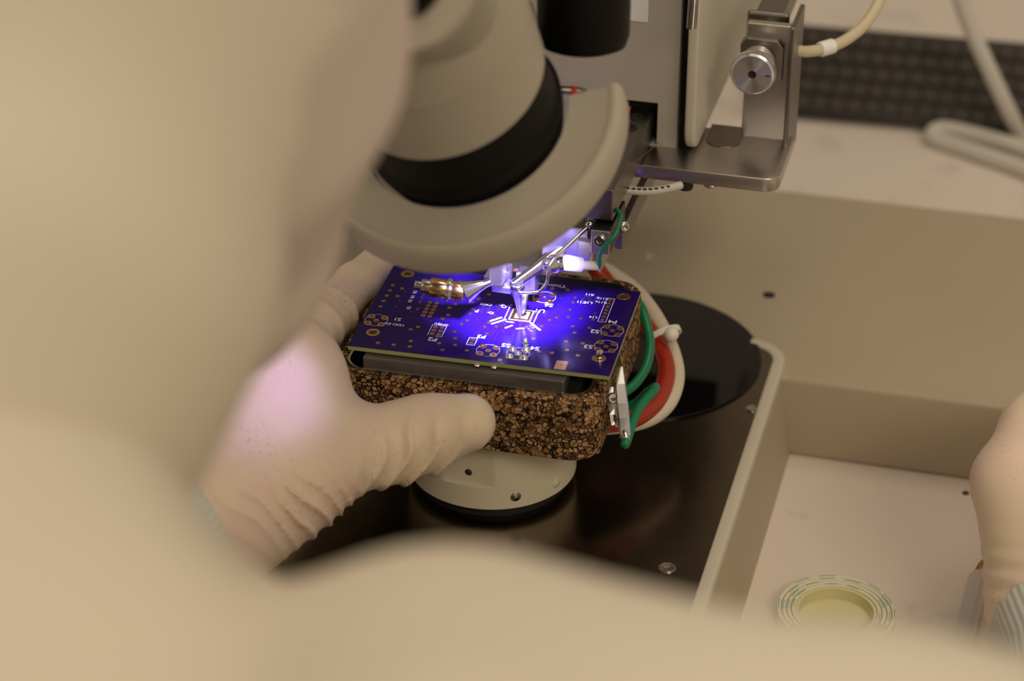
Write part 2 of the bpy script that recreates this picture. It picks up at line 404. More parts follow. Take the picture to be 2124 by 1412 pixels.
# countersunk screws in the plate
def plate_screw(p, r, m='screw'):
    g = G(); g.lathe(p, EZ, [(0, .0001), (r*.30, .0001), (r*.34, .0006), (r*.8, .0007), (r*.86, .0002), (r, .0002), (r, 0)], 24)
    return g.build('countersunk_screw', M[m], bond, angle=30)
plate_screw(Pz(1384, 1178, 0), .0033); plate_screw(Pz(1560, 848, 0), .0026)
for (x, y) in ((1345, 532),): plate_screw(Pz(x, y, -.0025), .0022, 'beige_light')
p = Pz(1595, 612, -.0025); g = G(); g.lathe(p, EZ, [(0, .0003), (.0024, .0003), (.0028, .0002), (.0028, 0)], 20); g.build('screw_hole_shade', M['dark'], bond)  # flat dark disc paints the shade of an open screw hole
# head housing -----------------------------------------------------
hA = uvz(Pd(1402, 318, .905))
hu1, hv, hz = hA[0], hA[1], hA[2]-.004
op = [uvz(Py(x, y, 0)) for x, y in ((0, 0),)]
def onface(x, y, v):   # pixel onto the vertical plane v = const of the machine frame
    r = ray(x, y); t = (v-CAM@E2)/(r@E2); return uvz(CAM+t*r)
o0, o1 = onface(1283, 205, hv), onface(1362, 300, hv)
def face_with_opening(u0, u1, z0, z1, a0, a1, b0, b1, v0, v1):
    g = G(); 
    for q in ((u0, a0, z0, z1), (a1, u1, z0, z1), (a0, a1, b1, z1), (a0, a1, z0, b0)):
        if q[1]-q[0] > 1e-4 and q[3]-q[2] > 1e-4: g.uvzbox(q[0], q[1], v0, v1, q[2], q[3])
    return g
g = face_with_opening(hu1-.150, hu1, hz, hz+.24, o0[0]-.02, o1[0], o1[2], o0[2], hv, hv+.006); g.build('head_front_cover', M['housing'], bond)
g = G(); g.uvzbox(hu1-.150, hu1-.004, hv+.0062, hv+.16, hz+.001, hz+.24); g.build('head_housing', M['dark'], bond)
g = G(); g.uvzbox(-.115, -.035, hv+.05, hv+.16, -.0025, hz+.001, bevel=.004); g.build('head_column', M['housing'], bond)
# white side plate with rounded corners
s0 = uvz(Pd(1430, 322, .895)); t_ = .0042
g = G(); pl = rrect(s0[1], s0[1]+.20, s0[2], s0[2]+.26, .010, 6)
g.prism([(a, b) for a, b in pl], 0, t_, ax=(E1*(s0[0]-t_*.6), E2, EZ, E1), bevel=.0012); g.build('side_plate', M['beige_light'], bond, angle=40)
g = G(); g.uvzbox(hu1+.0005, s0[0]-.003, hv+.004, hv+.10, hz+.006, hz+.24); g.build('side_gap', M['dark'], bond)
# white label on the cover
l0 = onface(1325, 18, hv)
g = G(); g.box(E1*l0[0]+E2*(hv-.0003)+EZ*(l0[2]+.004), (.0075, .0004, .018)); g.build('paper_label', M['paper'], bond)
# steel capillary tube beside the label
g = G(); a = Pd(1434, 57, .852); b_ = Pd(1447, -120, .832); d_ = nrm(b_-a); g.lathe(a, d_, [(0, .06), (.0019, .06), (.0019, 0), (.0013, 0), (.0013, .01), (0, .01)], 20); g.build('capillary_tube', M['chrome'], bond)
# adjuster bracket ---------------------------------------------------
k0 = uvz(Pd(1592, 372, .88))            # front right corner of the horizontal plate (top)
kl = uvz(Pz(1318, 340, k0[2]))
ktop, kth = k0[2], .0056
kv0 = k0[1]; ku1 = k0[0]+.004; ku0 = onface(1312, 342, kv0)[0]
kback = uvz(Pz(1560, 283, ktop))[1]
hc_ = onface(0, 0, 1)
out = [(ku0, kv0)]+arc(ku1-.006, kv0+.006, .006, -90, 0, 6)+[(ku1, kback+.004), (ku0, kback+.004)]
g = G(); g.prism(out, ktop-kth, ktop, ax=MX, bevel=.0004); g.build('bracket_plate', M['steel'], bond, angle=35)
# clearance opening in the bracket plate, seen as a darker recess
hp = uvz(Pz(1502, 288, ktop)); g = G(); g.prism([(hp[0]-.007, hp[1]+.012)]+arc(hp[0], hp[1]-.001, .007, 180, 360, 10)+[(hp[0]+.007, hp[1]+.012)], ktop, ktop+.0003, ax=MX); g.build('plate_recess', M['steel_dark'], bond)
vu0, vu1 = onface(1537, 285, kback)[0], onface(1626, 297, kback)[0]
ztop = onface(1600, 52, kback)[2]
g = G(); g.uvzbox(vu0, vu1, kback, kback+.004, ktop-kth, ztop, bevel=.0004); g.build('upright_plate', M['steel_v'], bond)
g = G(); g.uvzbox(vu1+.0003, vu1+.0022, kback-.006, kback+.02, onface(1635, 335, kback)[2], ztop+.002, bevel=.0006); g.build('side_strip', M['steel_dark'], bond)
# clamp block, threaded spindle, spring, knurled knob
kc = onface(1560, 155, kback-.020)
kc_w = E1*kc[0]+E2*(kback-.020)+EZ*kc[2]
R_K = 48/4800*.872
g = G(); n_ = 72
prof = [(0, -.0002), (.0016, -.0002), (.0016, .0), (R_K-.0008, 0), (R_K-.0002, .0006), (R_K, .0008)]
g.lathe(kc_w, E2, [(.0016, .004), (.0016, 0), (R_K-.0012, 0), (R_K-.0004, .0008)], 64); kb_ = g.build('knob', M['knob'], bond, angle=30)
g = G()   # knurled skirt
vs = []; fs = []
for i in range(n_*2):
    a = math.pi*i/n_; rr = R_K*(1.0 if i % 2 else .955)
    for h in (.0009, .0042): vs.append(kc_w+E2*h+(E1*math.cos(a)+EZ*math.sin(a))*rr)
N2 = n_*2
for i in range(N2): j = (i+1) % N2; fs.append((2*i, 2*j, 2*j+1, 2*i+1))
fs.append([2*i+1 for i in range(N2)]); fs.append([2*i for i in range(N2)][::-1])
g.raw(vs, fs, False); g.build('knurling', M['alu'], kb_)
g = G(); g.lathe(kc_w, E2, [(0, .0005), (.0016, .0005), (.0016, .0002)], 16); g.build('bore', M['dark'], kb_)
g = G(); g.box(kc_w+E1*.0060+EZ*(.0001)-E2*.00015, (.0018, .0003, .0004)); g.build('index_mark', M['print_black'], kb_)
g = G()
for i in range(6): g.lathe(kc_w+E2*(.0046+i*.0016), E2, [(.0050, 0), (.0064, .0004), (.0064, .0009), (.0050, .0014)], 32)
g.cyl(kc_w+E2*.003, kc_w+E2*.018, .0052); g.build('threaded_spindle', M['screw'], bond)
g = G(); cb = kc_w+E2*.0158
g.prism([(-.0075, -.0085), (.0092, -.0085), (.0092, .0052), (.0068, .0078), (-.0052, .0078), (-.0075, .0052)], 0, .006, ax=(cb, E1, EZ, E2), bevel=.0003); g.build('clamp_block', M['steel_dark'], bond, angle=30)
g = G()
hel = [kc_w+E2*(.0215+.010*t/60)+(E1*math.cos(t*.63)+EZ*math.sin(t*.63))*.0058+EZ*.0010 for t in range(61)]
g.tube(hel, .0007, 8); g.build('spring', M['screw'], bond)
g = G(); g.box(kc_w+E2*.0345+EZ*.002, (.0165, .003, .020), bevel=.001); g.build('end_plate', M['steel_dark'], bond)
b0_ = kc_w+E2*.036+EZ*.002; g = G(); g.box(b0_+E2*.06+EZ*.004, (.011, .12, .010), bevel=.001); g.build('slide_bar', M['steel_dark'], bond)
# dark rounded button + screw below the bracket plate
p = uvz(Pd(1413, 388, .885)); g = G(); c_ = E1*p[0]+E2*(kv0+.004)+EZ*(ktop-kth); g.cyl(c_, c_-EZ*.0045, .0030, bevel=.001); g.build('rubber_button', M['rubber'], bond)
p = uvz(Pd(1470, 384, .885)); g = G(); c_ = E1*p[0]+E2*(kv0+.003)+EZ*(ktop-kth); g.cyl(c_, c_-EZ*.0012, .0030, bevel=.0005); g.build('plate_screw', M['screw'], bond)
p = Pz(1386, 296, ktop); g = G(); g.lathe(p, EZ, [(.0026, 0), (.0026, .0008), (.0018, .0017), (0, .0020)], 18); g.build('dome_screw', M['screw'], bond)
g = G(); g.cyl(Pd(1296, 226, .90), Pd(1307, 229, .90), .0016); g.build('red_plug', M['red_plastic'], bond)

# slide arms that reach forward out of the opening ---------------------
def bar_px(xa, ya, da, width, height, v_front, v_back, name, m, dz=0, bevel=.0004):
    """bar running along E2 whose upper left front corner shows at pixel (xa, ya), distance da"""
    a = uvz(Pd(xa, ya, da)); g = G()
    g.uvzbox(a[0], a[0]+width, v_front if v_front is not None else a[1], v_back, a[2]-height, a[2]+dz, bevel=bevel)
    return g.build(name, M[m], bond), a
ae = onface(1352, 238, hv); av = uvz(Pz(1284, 366, ae[2]))[1]
g = G(); g.uvzbox(ae[0]-.0165, ae[0], av-.012, hv+.05, ae[2]-.0125, ae[2], bevel=.0004); arm = g.build('slide_arm', M['steel_dark'], bond); aa = np.array([ae[0]-.0165, av-.012, ae[2]])
for (x, y) in ((1318, 243), (1308, 265)):
    q = Pz(x, y, aa[2]); g = G(); g.lathe(q, EZ, [(0, .0001), (.0013, .0001), (.0013, .0005), (.0024, .0006), (.0026, 0)], 20); g.build('socket_screw', M['dark'], arm)
blk, ba = bar_px(1226, 475, .846, .0072, .0098, None, aa[1]+.020, 'clamp_arm', 'gunmetal')
q = E1*(ba[0]+.0034)+E2*(ba[1]-.0004)+EZ*(ba[2]-.0040); 
g = G(); g.box(E1*(ba[0]+.0036)+E2*(ba[1]-.0001)+EZ*(ba[2]-.0049), (.0070, .0006, .0094), bevel=.0002); g.build('end_face', M['alu'], blk)
g = G(); hex_screw(g, q, -E2, .0022, .0010); g.build('hex_screw', M['chrome'], blk, angle=30)
far, fa = bar_px(1276, 474, .866, .0030, .0085, None, hv+.03, 'thin_side_arm', 'steel_dark')
g = G(); g.lathe(Pd(1294, 470, .86), nrm(E1*.55-E2*.8+EZ*.2), [(.0022, 0), (.0022, .0006), (.0014, .0013), (.0007, .0013), (.0007, .0008), (0, .0008)], 20); g.build('pan_screw', M['screw'], far)
g = G(); g.cyl(Pd(1247, 433, .856), Pd(1254, 425, .858), .0012, bevel=.0003); g.build('pan_screw', M['chrome'], blk)
# bright aluminium bracket under the guard ring
g = G(); a = uvz(Pd(1178, 500, .856)); g.uvzbox(a[0]-.010, a[0]+.0075, a[1], a[1]+.010, a[2]-.0075, a[2]+.006, bevel=.0004); 
g.uvzbox(a[0]+.0035, a[0]+.0095, a[1]-.0012, a[1]+.006, a[2]-.0105, a[2]+.002, bevel=.0008)
g.build('transducer_mount', M['alu'], bond)
g = G(); g.uvzbox(a[0]+.0095, a[0]+.0125, a[1]+.003, a[1]+.03, a[2]-.012, a[2]+.008, bevel=.0003); g.build('mount_cheek', M['steel'], bond)
# clamp screw, white sleeve connector and lug
sp = Pd(1150, 547, .850); ax_s = nrm(-E2*.75-E1*.45+EZ*.15)
g = G(); hex_screw(g, sp, ax_s, .0030, .0042); g.cyl(sp-ax_s*.003, sp+ax_s*.0006, .0036); g.build('hex_screw', M['chrome'], bond, angle=30)
c0, c1, c2 = Pd(1166, 543, .851), Pd(1207, 550, .852), Pd(1241, 551, .852)
g = G(); g.tube([c0, c1, c1+(c2-c1)*.12, c2], [.0030, .0029, .0018, .0017], 18); g.build('white_sleeve', M['ptfe'], bond)
# transducer horn: long polished rod sloping down to the tool
h0, h1 = Pd(1140, 536, .858), Pd(1064, 592, .850)
g = G(); g.tube([h0+(h0-h1)*.6, h0, h0+(h1-h0)*.5, h1], [.0030, .0028, .0020, .0019], 20); g.lathe(h1, nrm(h1-h0), [(.0019, 0), (.0016, .0004), (.0009, .0004), (.0009, -.0004), (0, -.0004)], 20)
g.build('transducer_horn', M['chrome'], bond, angle=40)
# clamp block beside the horn
a = uvz(Pd(1030, 586, .853)); g = G()
g.uvzbox(a[0]-.0030, a[0]+.0040, a[1]+.001, a[1]+.008, a[2]-.001, a[2]+.0045, bevel=.0003)
g.uvzbox(a[0]-.0020, a[0]+.0055, a[1]-.0005, a[1]+.006, a[2]-.0040, a[2]-.0010, bevel=.0006)
g.uvzbox(a[0]-.0052, a[0]-.0028, a[1]+.001, a[1]+.010, a[2]-.0005, a[2]+.0015, bevel=.0003)
g.build('wire_clamp', M['alu'], bond)
a = uvz(Pd(1094, 590, .858)); g = G(); g.uvzbox(a[0]-.0045, a[0]+.0030, a[1], a[1]+.006, a[2]-.0040, a[2]+.0045, bevel=.0006); g.build('tool_block', M['alu'], bond)
# bonding wedge: tapered tool that touches the chip
tip = Pz(1079, 657, .0712); tp = Pd(1073, 603, .8515)
g = G(); g.tube([tp+EZ*.004, tp, tp*.45+tip*.55, tip], [.0022, .0021, .0012, .0004], 14); g.build('bonding_wedge', M['alu'], bond, angle=40)
g = G(); g.tube([Pd(1090, 605, .853), Pd(1086, 640, .855), tip+np.array([.0008, .001, .0006])], [.0013, .0009, .0003], 8); g.build('clamp_jaw', M['alu'], bond)
g = G(); g.cyl(tp+EZ*.0005, tp+EZ*.003, .0027, bevel=.0005); g.build('tool_collar', M['chrome'], bond)
# gas / wire guide tube bent from the arm to the tool
gp = [(1222, 468, .852), (1190, 498, .848), (1160, 526, .845), (1146, 540, .844), (1139, 556, .844), (1136, 580, .846), (1130, 594, .847), (1118, 604, .848), (1100, 606, .848), (1074, 607, .848)]
g = G(); g.tube(spline([Pd(*q) for q in gp], 6), .00072, 10); gt = g.build('guide_tube', M['chrome'], bond)
g = G(); e_ = Pd(1223, 466, .852); g.lathe(e_, nrm(Pd(1190, 498, .848)-e_), [(0, -.001), (.0016, -.001), (.0018, 0), (.0014, .0012), (.0008, .0016)], 16); g.build('ferrule', M['chrome'], gt)
g = G(); a = uvz(Pd(1224, 462, .856)); g.uvzbox(a[0]-.0012, a[0]+.0016, a[1], a[1]+.014, a[2]-.005, a[2]+.004, bevel=.0004); g.build('tube_lug', M['alu'], bond)
# brass micro-actuator lying across the board, with mirror-finished flared end
q0, q1 = Pd(860, 590, .846), Pd(1000, 612, .846); bx = nrm(q1-q0); PXM = .846/4800
def bseg(x0, x1, r0, r1=None): return (q0+bx*(x0*PXM), q0+bx*(x1*PXM), r0*PXM, (r1 if r1 is not None else r0)*PXM)
brs = G(); s_ = bseg(32, 69, 21); brs.cyl(*s_, n=32, bevel=.0003); s_ = bseg(76, 104, 21); brs.cyl(*s_, n=32, bevel=.0003); br = brs.build('brass_actuator', M['brass'], bond, angle=35)
g = G(); s_ = bseg(0, 16, 9); g.cyl(*s_, n=20, bevel=.0002); s_ = bseg(14, 33, 15, 16); g.cyl(*s_, n=28, bevel=.0002); g.build('spigot', M['steel'], br, angle=35)
g = G(); s_ = bseg(66, 78, 24); g.cyl(*s_, n=32, bevel=.0004); s_ = bseg(69, 75, 26); g.cyl(*s_, n=32, bevel=.0003); g.build('clamp_ring', M['chrome'], br, angle=35)
g = G(); f0 = q0+bx*(104*PXM); hd = nrm(bx*.86+EZ*.38+np.array([0, .30, 0])); g.lathe(f0-hd*.0002, hd, [(0, 0), (.0022, .0002), (.0044, 0), (.0046, .0003), (.0044, .0008), (.0026, .0050), (.0016, .0085), (.0014, .012), (0, .012)], 32); g.build('polished_flare', M['chrome'], br, angle=30)
g = G(); a = uvz(f0+hd*.012); g.uvzbox(a[0]-.0015, a[0]+.0035, a[1]-.002, a[1]+.004, a[2]-.001, a[2]+.012, bevel=.0005); g.build('actuator_holder', M['alu'], bond)
g = G(); g.tube([aa_ for aa_ in (E1*(aa[0]+.003)+E2*(aa[1]+.03)+EZ*(aa[2]+.004), MF(*uvz(Pd(1000, 520, .868))))], .0045, 10); g.build('cross_bar', M['steel'], bond)
# very fine bonding wire from bracket to the arm
g = G(); g.tube(spline([Pd(1367, 295, .89), Pd(1340, 318, .883), Pd(1310, 340, .872), Pd(1290, 349, .866)], 5), .00012, 5); g.build('bonding_wire', M['gold'], bond)
# ------------------------------------------------------------------ signal cable, green lead, hoses (things of their own)
g = G(); sig = [(1285, 392, .872), (1320, 396, .872), (1355, 396, .873), (1390, 390, .876), (1412, 384, .879)]
g.tube(spline([Pd(*q) for q in sig], 6), .0016, 12); sc_ = g.build('signal_cable', M['grey_cable'], None, origin=Pd(1285, 392, .872)); tag(sc_, 'short light grey printed cable under the steel bracket plate', 'cable')
g = G()
for k in range(8):
    q = spline([Pd(x, y-4.5, d-.0016) for x, y, d in sig], 6)[3+2*k]
    g.box(q, (.0016, .0002, .0008), ax=(nrm(np.array([1, 0, .05])), UP*0+np.array([0, .5, -.86]), np.array([0, .86, .5])))
g.build('print', M['print_black'], sc_)
g = G(); lead = [(1241, 553, .852), (1244, 546, .850), (1243, 535, .849), (1247, 520, .847), (1262, 502, .845), (1276, 486, .845), (1284, 465, .846), (1287, 448, .849), (1280, 435, .853), (1272, 430, .856)]
g.tube(spline([Pd(*q) for q in lead], 6), .00085, 10); gl = g.build('thin_green_lead', M['green'], None, origin=Pd(1241, 553, .852)); tag(gl, 'thin green lead looping from the white sleeve to the metal arm', 'wire')
g = G(); q = [(1648, 104, .90), (1672, 107, .905), (1705, 102, .91), (1745, 88, .915), (1785, 60, .92), (1812, 25, .925), (1832, -20, .93), (1845, -80, .935)]
g.tube(spline([Pd(*k) for k in q], 6), [.0023]*43, 12); at = g.build('air_tube', M['cream_tube'], None, origin=Pd(1648, 104, .90)); tag(at, 'cream plastic air tube curving up from the steel adjuster bracket', 'tube')
g = G(); f0, f1 = Pd(1700, 103, .909), Pd(1728, 95, .912); g.cyl(f0, f1, .0030, bevel=.0004); g.build('joint_sleeve', M['ptfe'], at)
g = G(); q = [(1980, -40, 1.20), (2010, 50, 1.205), (2050, 140, 1.21), (2090, 225, 1.22), (2116, 275, 1.235), (2150, 330, 1.25)]
g.tube(spline([Pd(*k) for k in q], 6), .0042, 12); pc = g.build('pale_cable', M['grey_cable'], None, origin=Pd(2150, 330, 1.25)); tag(pc, 'thick pale cable hanging down in front of the keyboard', 'cable')

# ------------------------------------------------------------------ microscope
N_A = nrm(np.array([-.2495, -.4533, .8557])); RC = np.array([-.0150, -.0434, .1743]); R_O, R_I, T_R = .0513, .0343, .0134
mic = thing('microscope', 'beige stereo microscope with black lens barrel and beige guard ring', 'microscope', RC)
xr = nrm(E2-N_A*(E2@N_A)); yr = np.cross(N_A, xr)
prof = [(R_I, -.002), (R_I+.0006, 0), (R_O-.0034, .0), (R_O-.0026, .0004), (R_O-.0014, .0011), (R_O, .0009), (R_O+.0010, -.0004), (R_O+.0016, -.003), (R_O+.0016, -.0105), (R_O+.0006, -.0128), (R_O-.0015, -T_R), (R_I+.002, -T_R), (R_I, -T_R+.002)]
# the ring is open toward the machine head: angles measured from xr
def ang(x, y):
    r = ray(x, y); t = ((RC-CAM)@N_A)/(r@N_A); v = CAM+t*r-RC; return math.atan2(v@yr, v@xr)
a_cut = ang(1230, 186)
g = G(); g.lathe(RC, N_A, prof, 96, True, True, a_cut-2*math.pi+.55 if False else a_cut, a_cut+math.radians(-288) if False else a_cut+math.radians(285), ref=E2) if False else None
sgn = 1 if ((ang(1290, 330)-a_cut) % (2*math.pi)) < math.pi else -1
a_lo, a_hi = (a_cut, a_cut+math.radians(300)) if sgn > 0 else (a_cut-math.radians(300), a_cut)
g = G(); g.lathe(RC, N_A, prof, 110, True, True, a_lo, a_hi, ref=E2); g.build('guard_ring', M['scope'], mic, angle=42)
BC = RC+N_A*.0235
g = G(); g.lathe(RC, N_A, [(0, -.010), (.029, -.010), (.0318, -.007), (.0335, .0), (.0338, .004), (.0325, .006), (.0318, .0235), (.0300, .0240)], 80); g.build('lens_barrel', M['black'], mic, angle=30)
g = G(); g.lathe(RC, N_A, [(.0245, -.0125), (.0265, -.0135), (.0275, -.0115)], 64); g.build('lens_bezel', M['chrome'], mic)
g = G(); g.lathe(RC, N_A, [(0, .0232), (.0322, .0232), (.0330, .0240), (.0340, .050), (.0342, .0515), (.0350, .0520), (.0365, .085), (.0365, .095), (0, .095)], 80); g.build('objective_housing', M['scope'], mic, angle=30)
N_E = nrm(N_A); ax_b = (nrm(np.cross(E2, N_A)), None, N_A); ay = np.cross(N_A, ax_b[0])
g = G(); g.box(RC+N_A*.140+xr*.012, (.080, .074, .10), ax=(ax_b[0], ay, N_A), bevel=.014, seg=4, smooth=True); g.build('microscope_body', M['scope'], mic)
ep_end = Pd(825, -52, .625); ep_dir = nrm(np.array([-.12, -.80, .42]))
for s_off in (0, -.062):
    b_ = ep_end+ax_b[0]*(s_off if ax_b[0][0] > 0 else -s_off)
    g = G(); g.lathe(b_, ep_dir, [(0, -.070), (.0190, -.070), (.0195, -.012), (.0213, -.008), (.0213, -.0012), (.0205, 0), (.0130, 0), (.0123, -.0008)], 40); t = g.build('eyepiece_tube', M['scope'], mic, angle=35)
    g = G(); g.lathe(b_, ep_dir, [(.0124, .0), (.0122, .003), (.0112, .003), (.0105, -.004), (0, -.005)], 32); g.build('eyepiece', M['black'], t, angle=30)
kq = Pd(1213, 60, .775); kd = nrm(N_A*.9+np.array([.05, .1, .4]))
g = G(); kb0 = Pd(1210, 98, .772); r_k = 96/4800*.772
g.lathe(kb0, nrm(np.array([0, .10, 1.0])), [(0, 0), (r_k-.004, 0), (r_k-.0012, .0012), (r_k, .005), (r_k*1.03, .045), (0, .045)], 48); g.build('focus_knob', M['black'], mic, angle=30)
g = G(); g.cyl(kb0+EZ*.03, RC+N_A*.112, .008); g.build('knob_shaft', M['steel_dark'], mic)
# LED lamp heads held under the guard ring: one lights the bond site, one the hand
for L0, tg in ((np.array([.004, -.035, .137]), np.array([.001, .016, .07])), (np.array([-.040, -.060, .140]), np.array([-.105, -.055, .055]))):
    ld = nrm(tg-L0); g = G()
    g.lathe(L0-ld*.011, ld, [(0, 0), (.0048, 0), (.0048, .0100), (.0042, .0100), (.0042, .0060), (0, .0060)], 20)
    pj = L0-N_A*((L0-RC)@N_A+T_R-.001); g.tube([L0-ld*.008, pj], .0016, 8); g.build('lamp_head', M['black'], mic)
# mount arm back to the bonding head
g = G(); g.tube([RC+N_A*.13, RC+N_A*.13+np.array([.02, .07, .03]), MF(hu1-.07, hv+.004, hz+.20)], .018, 16); g.build('mount_arm', M['scope'], mic)
# rod with red band lying on the guard ring
p0, p1 = Pd(1130, 184, .770), Pd(1216, 190, .772)
rod = thing('probe', 'short dark metal probe with a red band on the guard ring', 'tool', (p0+p1)/2)
d_ = p1-p0; g = G(); g.tube([p0-d_*.2, p0+d_*.5, p0+d_*.82, p1], [.0014, .0014, .0014, .0009], 14); g.build('shaft', M['steel_dark'], rod)
g = G(); g.cyl(p0+d_*.62, p0+d_*.76, .00155); g.build('red_band', M['red_plastic'], rod)

# ------------------------------------------------------------------ work holder
HZ = .0625; HB = .0375; H_YAW = math.radians(-13.6); HC = np.array([-.0067, .0156, 0])
HX = np.array([math.cos(H_YAW), math.sin(H_YAW), 0]); HY = np.array([-math.sin(H_YAW), math.cos(H_YAW), 0]); HAX = (HC, HX, HY, EZ)
hold = thing('work_holder', 'cork jacketed heated work holder on a cream ceramic cylinder', 'work holder', HC)
w2, d2 = .0497, .0465
NS = 8
g = G(); g.prism(rrect(-w2, w2, -d2, d2, .0115, NS), HB, HZ, ax=HAX, holes=rrect(-w2+.0042, w2-.0042, -d2+.0042, d2-.0042, .0078, NS), bevel=.0007); g.build('cork_jacket', M['cork'], hold, angle=50)
g = G(); g.prism(rrect(-w2+.0041, w2-.0041, -d2+.0041, d2-.0041, .0079, NS), .042, HZ+.0006, ax=HAX, holes=rrect(-w2+.0049, w2-.0049, -d2+.0049, d2-.0049, .0071, NS)); g.build('steel_tray', M['tray'], hold, angle=50)
g = G(); g.prism(rrect(-w2+.0045, w2-.0045, -d2+.0045, d2-.0045, .0075, NS), HB, .0430, ax=HAX); g.build('tray_floor', M['dark'], hold, angle=50)
# steel heater block whose front shows under the board
bl, brr = Pz(751, 741, .0678), Pz(1170, 791, .0678)
lx0, lx1 = (bl-HC)@HX, (brr-HC)@HX; ly0 = ((bl-HC)@HY+(brr-HC)@HY)/2
g = G(); g.box(HC+HX*((lx0+lx1)/2)+HY*(ly0+.030)+EZ*(.0430+.0678)/2, (lx1-lx0, .060, .0678-.0430), ax=(HX, HY, EZ), bevel=.0006); g.build('heater_block', M['block'], hold)
g = G(); g.box(HC+HX*(lx1+.0022)+HY*(ly0+.030)+EZ*.054, (.0044, .050, .018), ax=(HX, HY, EZ)); g.build('insulator', M['rubber'], hold)
CC = np.array([-.0068, .0100, 0]); CR = .0322
def cylpt(x, y, r=CR):
    r3 = ray(x, y); o = CAM-CC; a = r3[0]**2+r3[1]**2; b = o[0]*r3[0]+o[1]*r3[1]; c = o[0]**2+o[1]**2-r*r
    t = (-b-math.sqrt(b*b-a*c))/a; return CAM+t*r3
q = cylpt(968, 982); nq = nrm((q-CC)*[1, 1, 0]); zf = cylpt(965, 1008)[2]; FD = CR-.0017
g = G(); g.lathe(CC, EZ, [(0, .0045), (CR-.0006, .0045), (CR, .0051), (CR, zf), (CR, zf+.0002), (CR, HB), (0, HB)], 192)
for v in g.bm.verts:
    w = np.array(v.co)-CC
    if w[2] > zf+.0001 and w@nq > FD: v.co -= Vector(nq*(w@nq-FD))
cy = g.build('ceramic_cylinder', M['ceramic'], hold, angle=20)
g = G(); g.lathe(CC, EZ, [(0, 0), (CR-.003, 0), (CR-.003, .0046), (0, .0046)], 72); g.build('shadow_gap_foot', M['rubber'], hold, angle=30)  # black disc stands in for the shadow gap below the cylinder
# machined flat on the cylinder with a drilled hole, two set screws
qh = CC+nq*FD; r3 = ray(972, 979); qh = CAM+r3*(((qh-CAM)@nq)/(r3@nq))
g = G(); g.lathe(qh, nq, [(0, .0001), (.0014, .0001), (.0014, 0)], 18); g.build('drilled_hole', M['hole'], cy)
for (x, y) in ((1070, 1030), (1155, 1001)):
    q = cylpt(x, y); nq = nrm((q-CC)*[1, 1, 0]); g = G()
    g.lathe(q-nq*.0004, nq, [(0, .0009), (.0007, .0009), (.0010, .0005), (.0019, .0006), (.0021, .0004), (.0021, 0)], 18); g.build('set_screw', M['screw'] if x < 1100 else M['ceramic'], cy)
g = G(); q = Pz(1165, 890, .05); fq = None
# ------------------------------------------------------------------ circuit board
ZB = .070; B_YAW = math.radians(-12.82)
BX = np.array([math.cos(B_YAW), math.sin(B_YAW), 0]); BY = np.array([-math.sin(B_YAW), math.cos(B_YAW), 0])
BO = np.array([0, 0, ZB])+BX*(-.05479)+BY*(-.02495)-np.array([.0, .0, 0])
BW, BH = .0966, .0635
def B(u, v, z=0): return BO+BX*(u/1000)+BY*(v/1000)+EZ*z
def bpx(x, y): q = Pz(x, y, ZB)-BO; return np.array([q@BX, q@BY])*1000
k_ = 5.43
def z3(x, y): return bpx(740+x/k_, 540+y/k_)
def z4(x, y): return bpx(1020+x/k_, 540+y/k_)
pcb = thing('circuit_board', 'purple circuit board with gold pads resting on the cork holder', 'circuit board', B(BW*500, BH*500, -.0016))
BAX = (BO, BX, BY, EZ)
g = G(); g.prism([(0, 0), (BW, 0), (BW, BH), (0, BH)], -.0016, -.00005, ax=BAX); sub_ = g.build('board_core', M['fr4'], pcb)
g = G(); g.prism([(0, 0), (BW, 0), (BW, BH), (0, BH)], -.00005, 0, ax=BAX); g.build('solder_mask', M['mask'], pcb)
def pad_mesh(name, ro, ri, mats=('gold', 'hole')):
    b = bmesh.new(); n = 20
    R = [[b.verts.new((r*math.cos(2*math.pi*i/n), r*math.sin(2*math.pi*i/n), z)) for i in range(n)] for r, z in ((ro, 0), (ro*.98, .00006), (ri, .00006), (ri*.92, .00001))]
    for k in range(3):
        for i in range(n):
            f = b.faces.new((R[k][i], R[k][(i+1) % n], R[k+1][(i+1) % n], R[k+1][i])); f.material_index = 0
    f = b.faces.new(R[3]); f.material_index = 1
    me = bpy.data.meshes.new(name); b.to_mesh(me); b.free()
    for q in mats: me.materials.append(M[q])
    return me
PM = dict(via=pad_mesh('via', .00078, .00034), dot=pad_mesh('small_via', .00030, .00012, ('gold', 'hole')), sma=pad_mesh('connector_pad', .00145, .00066), smac=pad_mesh('centre_pad', .00105, .00052),
          pin=pad_mesh('header_pad', .00090, .00046), mount=pad_mesh('mounting_hole', .0026, .00165))
def pad(kind, uv, name):
    o = bpy.data.objects.new(name, PM[kind]); w = B(uv[0], uv[1], .00001); link(o, pcb, w); o.location = w-ORG[pcb.name]; return o
SMA = dict(S2=(91.5, 32.1), S3=(91.4, 20.4), S6=(62.0, 51.1), S1=(5.0, 20.3), S5=(50.4, 8.0))
s4 = z4(293, 1052); SMA['S4'] = tuple(s4)
for nme, (u, v) in SMA.items():
    for a in (-2.54, 2.54):
        for b in (-2.54, 2.54): pad('sma', (u+a, v+b), 'connector_pad')
    pad('smac', (u, v), 'centre_pad')
for i in range(7): pad('pin', (86.5, 54.2-2.54*i), 'header_pad')
for i in range(10): pad('pin', (21.0+2.54*(i % 2), 37.8-2.54*(i//2)), 'header_pad')
for i in range(6): pad('pin', (27.6+2.54*(i % 2), 20.3-2.54*(i//2)), 'header_pad')
for q in (z3(1305, 893), z3(1287, 932)): pad('pin', q, 'header_pad')
